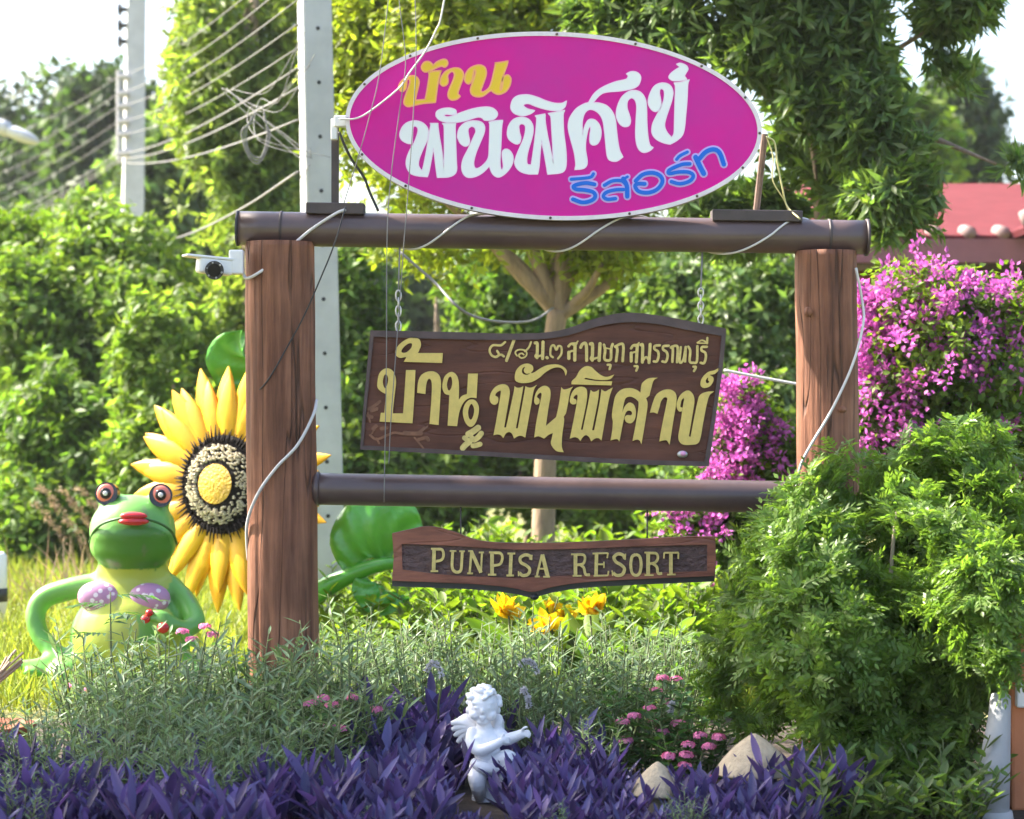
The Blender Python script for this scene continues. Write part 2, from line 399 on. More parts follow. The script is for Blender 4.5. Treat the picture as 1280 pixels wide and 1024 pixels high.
# ------------------------------------------------------------------ ground
GX = 70
o = link_mesh('ground', py_mesh('ground', [(-GX, -12, 0), (GX, -12, 0), (GX, 75, 0), (-GX, 75, 0)], [(0, 1, 2, 3)]), M['lawn']); tag(o, 'grassy ground under the garden', 'ground', kind='structure')
bedp = [P(-400, 0, 1).x * 0 - 4.2, 0]
pts = []
for k in range(40):
    a = 2 * math.pi * k / 40; pts.append((.2 + 4.6 * math.cos(a) * (1 + .05 * math.sin(3 * a)), 6.6 + 2.1 * math.sin(a), .004))
o = link_mesh('flower_bed_soil', py_mesh('flower_bed_soil', pts, [tuple(range(40))]), M['soil']); tag(o, 'dark soil of the front flower bed', 'soil', kind='structure')

# ------------------------------------------------------------------ sign frame
D = 7.5; S = K * D
def log_mesh(pxl0, pxr0, py0, pxl1, pxr1, z1, Y, fl=0, seed=0):
    """log from the top (py0) to z1; pixel edges at top and at the bottom"""
    rr = random.Random(seed); seg = 128; rows = 90; V = []; F = []
    a0 = P((pxl0 + pxr0) / 2, py0, Y); r0 = (pxr0 - pxl0) / 2 * S
    a1x = gx((pxl1 + pxr1) / 2, Y); r1 = (pxr1 - pxl1) / 2 * S
    ph = [rr.uniform(0, 6.28) for _ in range(8)]
    for j in range(rows + 1):
        t = j / rows; z = a0.z + (z1 - a0.z) * t; cx = a0.x + (a1x - a0.x) * t; r = r0 + (r1 - r0) * t
        for i in range(seg):
            a = 2 * math.pi * i / seg
            q = 1 + .018 * math.sin(3 * a + ph[0] + 2 * t) + .012 * math.sin(5 * a + ph[1] - 3 * t) + .012 * math.sin(9 * t + ph[2] + a) + .006 * math.sin(23 * t + 2 * a + ph[3])
            if fl: # fluted: a groove running down the front
                da = (a - (1.5 * math.pi + .12 + .12 * math.sin(4 * t)) + math.pi) % (2 * math.pi) - math.pi
                q -= fl * min(1, .25 + t) * math.exp(-(da / .22) ** 2)
            da = (a - (1.5 * math.pi - .62 + .05 * math.sin(7 * t)) + math.pi) % (2 * math.pi) - math.pi
            q -= .05 * math.exp(-(da / .05) ** 2) * (.5 + .5 * math.sin(5 * t + ph[4]))
            for ck, (ca, cw, cd, cf) in enumerate(((-.25, .035, .045, 3), (.5, .03, .035, 4), (.95, .04, .04, 2.4))):
                da = (a - (1.5 * math.pi + ca + .05 * math.sin(5 * t + ph[5] + ck)) + math.pi) % (2 * math.pi) - math.pi
                q -= cd * math.exp(-(da / cw) ** 2) * max(0, math.sin(cf * t * 3.1 + ph[6] + 2 * ck))
            q += .010 * math.sin(14 * a + 3 * math.sin(6 * t + ph[7])) * math.sin(11 * t + ph[1] + 2 * a)
            V.append((cx + r * q * math.cos(a), Y + r * q * math.sin(a), z))
    for j in range(rows):
        for i in range(seg): F.append((j * seg + i, (j + 1) * seg + i, (j + 1) * seg + (i + 1) % seg, j * seg + (i + 1) % seg))
    F.append(tuple(range(seg)));
    return V, F
fr = empty('sign_frame', (gx(690, D), D, 0), 'brown sign frame of two log posts joined by round beams', 'sign frame')
m = MB(); m.add(*log_mesh(306, 392, 303, 311, 399, -.02, D, 0, 3)); m.build('post', M['post'], fr, True)['label'] = 'thick straight log post on the left'
m = MB(); m.add(*log_mesh(995, 1071, 314, 999, 1077, -.02, D, .10, 5))
m.add(*sphere(P(1052, 512, D - .085), (.016, .014, .012))); m.add(*sphere(P(1010, 390, D - .085), (.014, .012, .016)))
m.build('post', M['post'], fr, True)['label'] = 'grooved log post with a knot'
def pipe(p0, p1, r, seg=40, wob=.0):
    n = 24; pts = [p0.lerp(p1, k / n) for k in range(n + 1)]
    return tube(pts, r, seg)
b0 = P(297, 285.5, D); b1 = P(1084, 297, D); br = 21.5 * S
m = MB(); m.add(*pipe(b0, b1, br)); bo = m.build('beam', M['beam'], fr, True)
for px in (352, 1036):
    f = (px - 297) / 787; c = b0.lerp(b1, f); d = (b1 - b0).normalized()
    m = MB(); m.add(*tube([c - d * .004, c + d * .004], br + .003, 40)); m.build('strap', M['plate'], fr, True)
m = MB(); d = (b1 - b0).normalized(); m.add(*tube([b1 - d * .006, b1 + d * .003], br + .005, 40)); m.build('end_cap', M['plate'], fr, True)
m = MB(); m.add(*tube([b0 - d * .003, b0 + d * .005], br + .002, 40)); m.build('end_cap', M['blackm'], fr, True)
c0 = P(388, 611, D); c1 = P(1010, 622, D); cr = 20 * S
m = MB(); m.add(*pipe(c0, c1, cr)); m.build('crossbar', M['beam'], fr, True)
m = MB(); d2 = (c1 - c0).normalized(); q = P(397, 611, D); m.add(*tube([q - d2 * .012, q + d2 * .006], cr + .004, 36)); m.build('collar', M['beam'], fr, True)
for (xa, xb, ya) in ((384, 456, 262), (889, 1001, 271)):
    a = P((xa + xb) / 2, ya, D); m = MB(); m.add(*box((a.x, D, a.z), ((xb - xa) / 2 * S, .05, 7 * S), Euler((0, .0147, 0)).to_matrix())); bevel_obj(m.build('mounting_plate', M['plate'], fr), .003)

# ------------------------------------------------------------------ lettering tools
def parse(s, ox, oy, sc_):
    """'x,y x,y* ...' -> smoothed outline in photo pixels; * marks corners"""
    pts = []
    for tkn in s.split():
        c = tkn.endswith('*'); x, y = tkn.rstrip('*').split(','); pts.append((ox + float(x) / sc_, oy + float(y) / sc_, c))
    n = len(pts); out = []
    for i in range(n):
        p1 = pts[i]; p2 = pts[(i + 1) % n]; p0 = pts[i - 1]; p3 = pts[(i + 2) % n]
        a = np.array(p1[:2]); b = np.array(p2[:2])
        q0 = 2 * a - b if p1[2] else np.array(p0[:2]); q3 = 2 * b - a if p2[2] else np.array(p3[:2])
        if p1[2] and p2[2]: out.append(a); continue
        t0, t3 = (b - q0) * .5, (q3 - a) * .5
        for k in range(5):
            t = k / 5; h = (2 * t ** 3 - 3 * t * t + 1, t ** 3 - 2 * t * t + t, -2 * t ** 3 + 3 * t * t, t ** 3 - t * t)
            out.append(a * h[0] + t0 * h[1] + b * h[2] + t3 * h[3])
    return [tuple(p) for p in out]
def glyph(m, outline, holes, Y, depth):
    loops = [outline] + holes
    vec = [[Vector((p[0], -p[1], 0)) for p in lp] for lp in loops]
    tris = tessellate_polygon(vec); flat = [p for lp in loops for p in lp]
    fv = [P(p[0], p[1], Y) for p in flat]; n = len(fv)
    bv = [v + Vector((0, depth, 0)) for v in fv]; F = []
    for t in tris:
        a, b, c = fv[t[0]], fv[t[1]], fv[t[2]]
        nn = (b - a).cross(c - a)
        F.append(t if nn.y < 0 else (t[0], t[2], t[1]))
    k = 0
    for lp in loops:
        L = len(lp)
        for i in range(L): F.append((k + i, k + (i + 1) % L, n + k + (i + 1) % L, n + k + i))
        k += L
    m.add(fv + bv, F)
def ribbon(m, loop, wpx, Y, depth, closed=True):
    L = len(loop); p = [np.array(q) for q in loop]; V = []; F = []
    for i in range(L):
        a = p[i - 1] if (closed or i > 0) else p[i]; b = p[(i + 1) % L] if (closed or i < L - 1) else p[i]
        t = b - a; t = t / max(1e-6, np.linalg.norm(t)); nn = np.array([-t[1], t[0]]) * wpx / 2
        for s in (1, -1):
            q = p[i] + s * nn; v = P(q[0], q[1], Y); V.append(v); V.append(v + Vector((0, depth, 0)))
    for i in range(L if closed else L - 1):
        j = (i + 1) % L
        F += [(4 * i, 4 * j, 4 * j + 2, 4 * i + 2), (4 * i, 4 * i + 1, 4 * j + 1, 4 * j), (4 * i + 2, 4 * j + 2, 4 * j + 3, 4 * i + 3)]
    m.add(V, F)
_sk = [0]
def stroke(m, pts, wpx, Y, depth, n=5, rnd=True):
    """brush stroke through pixel points; rounded ends; each a hair prouder than the last"""
    _sk[0] += 1; Y = Y - .00012 * (_sk[0] % 9)
    pts = [(p[0], p[1], p[2] if len(p) > 2 else wpx) for p in pts]
    q = crom(pts, n) if len(pts) > 2 else [np.array(pts[0]) * (1 - k / 2) + np.array(pts[1]) * k / 2 for k in range(3)]
    left = []; right = []
    for i in range(len(q)):
        t = q[min(i + 1, len(q) - 1)][:2] - q[max(i - 1, 0)][:2]; t = t / max(1e-6, np.linalg.norm(t)); nn = np.array([-t[1], t[0]]) * q[i][2] / 2
        left.append(q[i][:2] + nn); right.append(q[i][:2] - nn)
    V = []; F = []
    L = len(q)
    for i_, (a, b) in enumerate(zip(left, right)):
        for s in (a, b): v = P(s[0], s[1], Y - .000012 * i_); V.append(v); V.append(v + Vector((0, depth, 0)))
    for i in range(L - 1):
        j = i + 1; F += [(4 * i, 4 * i + 2, 4 * j + 2, 4 * j), (4 * i, 4 * j, 4 * j + 1, 4 * i + 1), (4 * i + 2, 4 * i + 3, 4 * j + 3, 4 * j + 2)]
    F += [(0, 1, 3, 2), (4 * L - 4, 4 * L - 2, 4 * L - 1, 4 * L - 3)]
    m.add(V, F)
    if rnd:
        for e, e2 in ((0, 1), (-1, -2)):
            c = q[e][:2]; r = q[e][2] / 2; dirv = c - q[e2][:2]; a0 = math.atan2(dirv[1], dirv[0])
            arc = [(c[0] + r * math.cos(a0 + (k / 8 - .5) * math.pi), c[1] + r * math.sin(a0 + (k / 8 - .5) * math.pi)) for k in range(9)]
            glyph(m, arc, [], Y - (.000012 * (L - 1) if e else 0), depth)
def X(s, ox, oy, sc_):
    return [(ox + float(a.split(',')[0]) / sc_, oy + float(a.split(',')[1]) / sc_) for a in s.split()]

# ------------------------------------------------------------------ oval sign
YO = 7.42
ov = empty('oval_sign', P(692, 275, 7.45), 'magenta oval sign with Thai lettering standing on the frame beam', 'sign')
def ell(a, b, th=R(2.0), n=120, cx=692, cy=157.5):
    return [(cx + a * math.cos(t) * math.cos(th) - b * math.sin(t) * math.sin(th), cy + a * math.cos(t) * math.sin(th) + b * math.sin(t) * math.cos(th)) for t in [2 * math.pi * k / n for k in range(n)]]
m = MB(); glyph(m, ell(256.5, 113.5), [], YO, .003); m.build('face_panel', M['magenta'], ov)
m = MB(); ribbon(m, ell(257.8, 115), 5.2, YO - .004, .008); m.build('rim', M['rim'], ov)
m = MB(); ribbon(m, ell(259.5, 116.8), 2.0, YO + .004, .05); glyph(m, ell(258.5, 115.8), [], YO + .046, .004); m.build('casing', M['sign_side'], ov)
e = ell(257.8, 115, n=16)
for q in e: m = MB(); m.add(*sphere(P(q[0], q[1], YO - .005), .0045, None, 8, 6)); m.build('bolt', M['plate'], ov)
e8 = 8.5333
Y1 = ['28,335 50,280 100,235 165,212 215,222 245,265 240,320 220,400 205,475* 310,465* 325,400 345,280 355,195 345,178* 395,165 488,158* 470,185 445,300 420,495* 300,505 200,525 130,540 90,515 88,470 110,400 140,320 150,265 130,245 115,260 110,320 95,360 60,378',
      '272,115 300,70 345,60 380,80 395,105* 430,70 490,40 535,42 552,75 540,105 515,118 490,108 450,118 390,145 320,170 285,155',
      '472,280 490,215 540,160 620,130 685,140 718,190 710,250 680,330 660,400 685,430* 650,460 600,470 565,450 555,405 575,340 610,260 625,200 605,165 575,175 550,210 555,270 540,305 505,320 480,305',
      '735,250 750,180 800,125 880,98 940,115 962,165 955,225 925,310 905,370 930,385 985,350 1015,290 1040,190 1060,90 1055,75* 1110,70 1195,55* 1180,110 1150,190 1130,260 1112,345 1125,362 1138,300 1142,245 1165,212 1200,207 1225,245 1215,310 1175,375 1105,408 1050,395 1015,365* 985,385 930,425 870,435 815,415 795,365 815,290 840,220 850,165 835,145 825,190 810,260 780,295 750,285']
mf, me_ = MB(), MB()
for s in Y1:
    lp = parse(s, 495, 70, e8); glyph(mf, lp, [], YO - .0012, .0011); ribbon(me_, lp, 2.0, YO - .0018, .0016)
lt = mf.build('lettering', M['yel_let'], ov); lt['label'] = 'yellow word at the top of the oval'; me_.build('letter_outline', M['yel_edge'], lt)
WH = [(495, 110, ['40,500 60,430 110,375 190,350 270,365 325,410 345,470 330,560 290,650 250,750 240,820 260,865 280,880* 300,800 330,640 355,480 370,395 360,378* 450,378* 448,400 460,500 490,680 508,855* 515,700 515,550 512,410 490,378* 640,375* 632,420 638,600 645,780 648,870 625,920 560,950 440,955* 430,880 410,720 400,640* 385,720 355,880 335,948* 240,940 160,915 115,850 110,770 140,680 190,590 225,500 235,440 215,410 190,410 180,440 175,520 170,595* 120,590 60,555',
      '425,285 440,245 500,220 580,215 635,235 645,270* 600,285 540,280 510,290 540,308 600,300 700,260 830,220 950,203 1030,215 1080,260 1075,305 1030,340 950,345 920,320* 880,310 820,325 740,350 640,368 540,365 470,345 435,315',
      '655,510 675,430 740,370 830,350 910,365 945,410 940,480 900,580 855,690 830,790 840,850 880,855 940,810 985,740 995,600 1000,400 990,365* 1060,350 1140,345* 1128,420 1120,600 1110,780 1118,860 1135,875* 1145,830 1135,750 1135,680 1170,652 1215,670 1248,730 1240,810 1190,890 1120,945 1070,948 1025,910 995,835* 930,900 850,945 770,955 720,920 700,850 715,760 770,650 820,540 850,470 840,425 805,410 770,440 775,510 785,570 770,610 735,622 690,595 665,550']),
      (630, 95, ['35,600 50,530 100,465 180,440 260,460 305,520 310,600 290,690 260,790 243,880 250,940 290,950* 310,820 335,620 348,460 330,425* 440,405* 440,480 460,610 495,780 525,930* 520,760 508,560 500,440 470,400* 560,385 650,365* 632,420 638,600 660,780 665,920 650,1000 600,1035 465,1050* 452,960 430,840 402,690* 390,780 375,960 360,1048* 250,1045 160,1010 115,940 125,870 165,770 205,680 228,590 225,530 190,510 160,530 165,600 180,660 165,715 125,725 65,690 40,650',
      '72,320 95,250 150,210 250,200 350,225 450,265 540,290 620,290 668,265* 650,330 600,365 530,370 440,355 340,325 270,297 220,300 208,318 250,350 330,370* 280,405 200,425 120,405 80,365',
      '685,520 705,440 770,350 850,300 900,285* 965,185 1053,119 1183,64 1293,39 1318,19 1323,-6 1303,-21* 1353,-46 1413,-41 1453,-6 1458,39 1433,99 1373,134 1253,159 1093,174 1023,204 950,285* 1020,290 1100,320 1160,390 1190,480 1205,620 1230,780 1270,865* 1200,910 1130,900 1100,850 1085,720 1070,580 1055,480 1020,410 960,365 900,362 855,410 835,500 838,630* 860,540 900,470 960,465 1010,510 1035,580 1030,660 1000,720 955,738 920,715 915,650 925,560 915,540 895,580 875,680 870,780 888,900 880,960 840,990 755,1000* 765,940 750,820 715,690 690,590']),
      (730, 75, ['345,600 355,500 400,400 470,340 540,325 610,350 655,420 668,520 672,680 685,830 705,910 740,935* 700,970 640,988 590,960 560,890 550,780 555,640 562,500 545,430 505,405 465,440 460,510 485,590 497,650 480,700 430,712 380,680',
      '685,460 700,370 750,280 830,245 910,265 948,330 940,420 905,530 875,620 860,700 885,770 935,828* 960,780 965,650 970,450 975,290 960,245* 1040,235 1125,210* 1108,260 1100,420 1085,600 1070,740 1045,810 990,860 920,900* 850,885 770,845 725,780 730,690 770,600 815,520 850,430 858,350 845,315 815,310 805,350 820,440 815,510 770,550 720,530',
      '905,185 930,140 990,95 1020,75 985,45* 1030,35 1090,60 1110,100 1085,145 1075,175 1100,210* 1000,222 940,218'])]
mf, me_ = MB(), MB()
for ox, oy, ls in WH:
    for s in ls:
        lp = parse(s, ox, oy, e8); glyph(mf, lp, [], YO - .0012, .0011); ribbon(me_, lp, 1.3, YO - .0018, .0016)
lt = mf.build('lettering', M['white_let'], ov); lt['label'] = 'large white word across the oval'; me_.build('letter_outline', M['white_edge'], lt)
BL = [('55,300 150,292 205,282 225,258', 24), ('232,338 170,328 105,338 72,356 95,376 160,382 222,398 238,432 208,462 140,476 68,452', 30),
      ('308,345 370,312 440,312 475,345', 26), ('452,296 478,350 482,430', 34), ('392,447 330,452 300,430 325,398 395,380 455,378', 27), ('440,306 484,280', 20),
      ('615,335 565,334 542,352 570,392 640,402 710,376 750,320 732,272 672,250 600,264 546,312', 30),
      ('958,182 895,188 805,228 802,256 875,244 950,246 985,272 960,312 885,334 818,318', 28), ('858,148 885,120 940,92', 24),
      ('1003,132 1030,190 1064,256', 38), ('1025,150 1080,92 1140,72 1185,98 1218,186', 34)]
mf, me_ = MB(), MB()
for s, wd in BL:
    q = X(s, 705, 175, 6.095); stroke(me_, q, (wd + 26) / 6.095, YO - .0007, .0012); stroke(mf, q, wd / 6.095, YO - .0032, .0011)
lt = mf.build('lettering', M['blue_let'], ov); lt['label'] = 'small blue word low on the oval'; me_.build('letter_outline', M['blue_edge'], lt)
m = MB(); a = P(419, 150, 7.5); b = P(419, 268, 7.5); m.add(*box((a.x, 7.5, (a.z + b.z) / 2), (4.5 * S, .012, (a.z - b.z) / 2)))
m.build('support_upright', M['plate'], ov)
m = MB(); a = P(956, 168, 7.5); b = P(945, 268, 7.5); m.add(*tube([a, b], .011, 8)); m.build('support_upright', M['rust'], ov)

# ------------------------------------------------------------------ hanging wooden board
YB = 7.40
hb = empty('hanging_board', P(680, 570, YB), 'dark brown hanging board with gold Thai lettering on chains', 'sign')
ol = parse('463,413* 560,415 650,417 700,413 745,398 782,391 820,394 865,402 908,411* 904,455 895,520 886,583* 780,580 600,570 450,562* 455,500', 0, 0, 1)
il = parse('467,421* 560,424 650,425 702,421 748,408 782,403 820,405 862,413 902,420* 898,460 890,520 881,577* 780,574 600,564.5 454,557* 459,500', 0, 0, 1)
m = MB(); glyph(m, ol, [], YB + .004, .034); m.build('board', M['board'], hb)
m = MB(); glyph(m, ol, [il], YB - .006, .0098); bevel_obj(m.build('border', M['board_rim'], hb), .004, 2)
F1 = [('200,160 230,110 290,65 350,45 400,60 418,105 405,150 390,180* 605,180* 598,265* 270,255* 290,215 240,222 205,200', ['250,165 270,130 310,100 340,100 335,135 300,170 265,178']),
      ('45,440 60,360 100,318 145,312 185,345 205,420 195,520 180,650 178,695* 265,695* 275,560 290,325* 370,325* 360,560 345,780* 65,765* 75,690* 105,690* 118,530* 80,510 50,480', ['92,420 105,370 125,365 138,400 130,450 112,480 98,460']),
      ('385,520* 395,420 430,360 500,335 560,355 588,420 583,560 568,795* 490,785* 505,600 510,440 490,400 470,420 460,470 455,530*', []),
      ('600,470 615,390 655,348 695,345 730,385 742,460 740,580* 770,545 810,530* 820,355* 903,355* 892,565* 840,562 790,592 755,655 738,720 725,805* 645,800* 655,640 660,540* 620,525', ['640,440 655,390 675,385 685,430 675,480 655,500 642,475']),
      ('775,690 790,622 830,580 880,584 912,640 905,720 875,790 835,810 795,770', ['820,690 830,640 850,615 870,650 868,700 850,745 830,740'])]
F2 = [(605, '328,200 340,120 390,60 460,38 515,60 525,105 500,140 540,130 600,90 680,55 780,48 850,75 885,120 872,170* 850,110 800,80 730,90 660,130 590,190 510,235 420,248 355,235', ['405,115 415,85 440,75 425,102 430,130 455,148 490,142 465,158 430,155 408,138']),
      (605, '60,420 75,350 125,285 200,258 255,280 275,340 265,430 215,720* 235,720* 315,350 325,280* 350,295 385,295 420,280* 400,400 340,730* 360,730* 430,350 440,280* 480,295 520,290 565,265* 530,330 500,500 440,830* 400,810 360,815 320,840* 300,790 270,770 235,785 205,835* 180,805 140,795 100,805* 130,650 165,440 180,340 165,330 130,355 122,382 150,400 150,450 120,478 80,465', []),
      (605, '535,430 550,360 590,300 650,275 700,305 710,380 690,500 660,705* 700,670 770,610* 800,470 825,290* 850,315 900,305 950,285* 920,340 895,470 875,570* 850,605* 855,650 835,800 830,920 850,985* 770,970 715,900 725,830 735,780* 690,800 640,840* 600,820 570,815 535,830* 560,650 600,450 615,370 600,350 572,375 567,398 590,420 590,460 560,478 540,460', []),
      (705, '62,430 80,360 120,305 180,285 235,305 248,370 235,480 180,745* 200,745* 260,450 285,320* 310,340 345,335 375,315* 360,450 300,750* 322,750* 375,480 400,315* 440,335 480,315 520,295* 490,380 460,520 400,860* 370,835 330,840 290,870* 270,825 235,803 200,825 175,865* 150,835 110,825 62,840* 95,680 135,470 145,380 125,375 107,393 102,410 130,425 130,465 95,475 70,460', []),
      (705, '80,260* 85,225 130,180 170,110 230,68 290,75 340,120 400,165 460,180 538,155* 500,200 440,215 340,210 230,190* 215,205* 350,225 515,228* 505,272*', []),
      (755, '85,590 100,480 125,380 190,315 280,300 350,320 390,350* 400,270 420,235 480,195 575,190* 530,220 505,300 485,380* 450,410* 465,470 450,600 400,900* 380,860 350,850 305,865* 340,680 370,480 355,430 300,395 255,395 225,420 205,500 195,570* 220,500 270,455 320,480 340,550 330,630 290,675 240,665 220,620 245,590 290,590 300,560 270,540 235,560 210,640 165,870* 140,845 100,850 70,860* 90,740 95,660*', []),
      (755, '490,565* 520,460 560,370 640,320 720,320 770,370 770,470 740,650 700,905* 670,860 630,860 590,870* 620,700 665,480 675,410 645,400 610,440 590,510 570,575* 530,560', []),
      (755, '775,500 785,430 830,360 895,325 945,360 965,430 950,550 905,815* 925,820* 950,680 1000,440 1030,370 1100,340 1175,335* 1125,380 1095,480 1060,660 1030,830 1000,890 940,905 850,905 805,870 795,810 815,680 845,480 855,420 845,410 825,440 815,500 840,510 835,545 800,548', []),
      (755, '1030,250 1050,190 1110,130 1180,110 1225,85* 1230,105 1180,150 1130,160 1165,185 1165,230 1130,280 1075,300 1040,285', ['1085,225 1100,195 1115,190 1110,215 1125,235 1100,250'])]
m = MB()
for s, h in F1: glyph(m, parse(s, 465, 415, 6.827), [parse(q, 465, 415, 6.827) for q in h], YB - .006, .0095)
for ox, s, h in F2: glyph(m, parse(s, ox, 450, e8), [parse(q, ox, 450, e8) for q in h], YB - .006, .0095)
m.build('lettering', M['gold'], hb)['label'] = 'two large gold words in relief'
AD = [(605, '225,65 180,100 95,100 60,150 80,205 130,225 158,195 140,160', 24), (605, '130,222 180,200 212,218', 24), (605, '320,45 240,262', 32),
      (605, '502,65 484,112 462,142 436,164', 20), (605, '352,212 334,178 356,152 402,146 444,160 456,192 440,222 402,236 374,218 378,194 404,186 424,200', 17), (605, '545,75 568,85 566,232', 32), (605, '630,65 625,240', 34), (605, '570,222 598,212 622,204', 22), (605, '552,196 542,216 556,232 570,216 556,196', 13),
      (605, '670,230 676,234', 32), (605, '735,228 708,200 715,120 745,100 772,150 792,108 825,120 825,190 790,242', 22),
      (605, '902,110 930,85 985,82', 26), (605, '905,175 905,240', 34), (605, '972,85 968,258', 34), (605, '905,175 940,160 968,165', 22), (605, '952,98 978,84 1000,58', 18), (605, '1032,122 1050,88 1090,90 1095,262', 32),
      (605, '1135,85 1158,95 1155,258', 34), (605, '1238,82 1228,262', 34), (605, '1158,250 1190,238 1225,228', 22), (605, '1140,222 1132,242 1146,256 1158,240 1144,222', 13),
      (745, '85,95 98,150 90,240 120,262 158,245 162,140 178,88', 28), (745, '110,130 160,140', 14), (745, '125,308 155,312 145,355', 24), (745, '205,112 228,142 215,268', 28), (745, '212,112 260,86 292,105 285,268', 28),
      (745, '375,132 400,100 440,98', 26), (745, '442,96 430,278', 32), (745, '376,182 376,268', 32), (745, '376,182 430,168', 20), (745, '418,110 440,98 458,74', 18), (745, '412,322 445,326 430,370', 24),
      (745, '478,95 498,105 495,280', 32), (745, '578,90 566,284', 32), (745, '502,262 535,225 566,262', 22),
      (745, '680,100 630,106 625,140 660,165 668,212 650,270 618,272', 26), (745, '776,105 722,110 717,145 752,170 764,216 745,276 710,272', 26),
      (745, '800,125 820,140 815,276', 26), (745, '808,116 850,105 872,130 865,280', 26), (745, '905,120 893,278 930,256 958,118', 24), (745, '958,118 950,272', 26),
      (745, '985,115 1006,160 1000,270 1040,286 1076,270 1082,110', 26), (745, '1040,328 1066,332 1046,375', 24),
      (745, '1182,116 1132,120 1127,155 1166,180 1172,232 1152,290 1118,286', 26), (745, '1082,72 1130,46 1182,68', 16), (745, '1084,76 1185,78', 14), (745, '1188,20 1186,78', 22)]
m = MB()
for ox, s, wd in AD: stroke(m, X(s, ox, 420, e8), wd / e8, YB - .0015, .006)
m.build('address_lettering', M['gold2'], hb)
m = MB()
for s, wd in (('822,872 862,850 905,818', 52), ('872,922 905,900 932,866', 46), ('862,972 890,968 922,958', 42), ('832,938 800,962 775,990', 50), ('818,925 790,905', 42), ('850,900 852,902', 40)):
    stroke(m, X(s, 465, 415, 6.827), wd / 6.827, YB - .004, .009)
m.build('carved_flower', M['gold2'], hb)
m = MB(); f3 = 4.876
for s, wd in (('110,800 150,825 215,800 260,785 340,795 400,785 440,755', 15), ('380,815 410,850 435,880', 10), ('400,830 450,815 465,830', 20), ('320,785 360,790 420,790', 24), ('150,820 165,850', 12), ('130,760 145,745', 24), ('180,760 210,755', 22),
              ('95,680 120,690', 20), ('100,640 130,625 170,595', 18), ('120,650 150,640', 22), ('95,665 110,720', 10), ('120,790 140,760', 10), ('430,775 460,745', 8)):
    stroke(m, X(s, 440, 380, f3), wd / f3, YB - .0005, .005)
m.build('carved_branch', M['carve'], hb)
m = MB(); m.add(*sphere(P(853, 568, YB - .004), (.017, .006, .012))); st = m.build('stud', M['chain'], hb, True)
m = MB(); m.add(*sphere(P(854, 567, YB - .009), (.009, .006, .008))); m.build('stud_cap', mat('pink_bead', (.75, .35, .6), .3), st, True)
def chain(px, ytop, ymid, ybot, parent, Y):
    m = MB(); m.add(*tube([P(px + 2, ytop, D), P(px, ymid, Y + .02)], .0028, 6)); m.build('hanger_wire', M['cable_g'], parent, True)
    m = MB(); a = P(px, ymid, Y + .02); b = P(px, ybot, Y + .02); n = max(3, int((a.z - b.z) / .021)); 
    for k in range(n):
        c = a.lerp(b, (k + .5) / n); h = (a.z - b.z) / n * .72; ring = []
        for i in range(15):
            t = 2 * math.pi * i / 14; u = .0085 * math.cos(t); v = h * math.sin(t)
            ring.append(c + (Vector((u, 0, v)) if k % 2 == 0 else Vector((0, u, v))))
        m.add(*tube(ring, .0026, 6, False))
    m.build('chain', M['chain'], parent, True)
chain(498, 300, 365, 413, hb, YB); chain(876, 315, 362, 404, hb, YB)

# ------------------------------------------------------------------ small wooden board
YS = 7.40
sb = empty('name_board', P(690, 740, YS), 'small reddish wooden board reading PUNPISA RESORT below the crossbar', 'sign')
ol = parse('490,667* 512,662 536,658 565,664 600,676 650,679 720,678 800,674 860,671 894,671* 895,700 893,727* 800,731 730,735 690,741 665,747 640,742 590,737 490,733* 492,700', 0, 0, 1)
il = parse('502,680* 560,682 640,687 720,686 800,683 884,681* 884,719* 800,722 700,725 640,727 560,724 503,717*', 0, 0, 1)
olf = [(x, y - (7 if y > 700 else 0)) for x, y in ol]; il = [(x, y - (5 if y > 700 else 0)) for x, y in il]
m = MB(); glyph(m, olf, [il], YS, .014); o = bevel_obj(m.build('board', M['board2'], sb), .005, 3)
m = MB(); glyph(m, ol, [], YS + .0142, .032); m.build('board_back', M['blackm'], sb)
m = MB(); glyph(m, il, [], YS + .009, .005); m.build('carved_panel', M['panel2'], sb)
m = MB(); k1, k2 = 7.529, 8.0
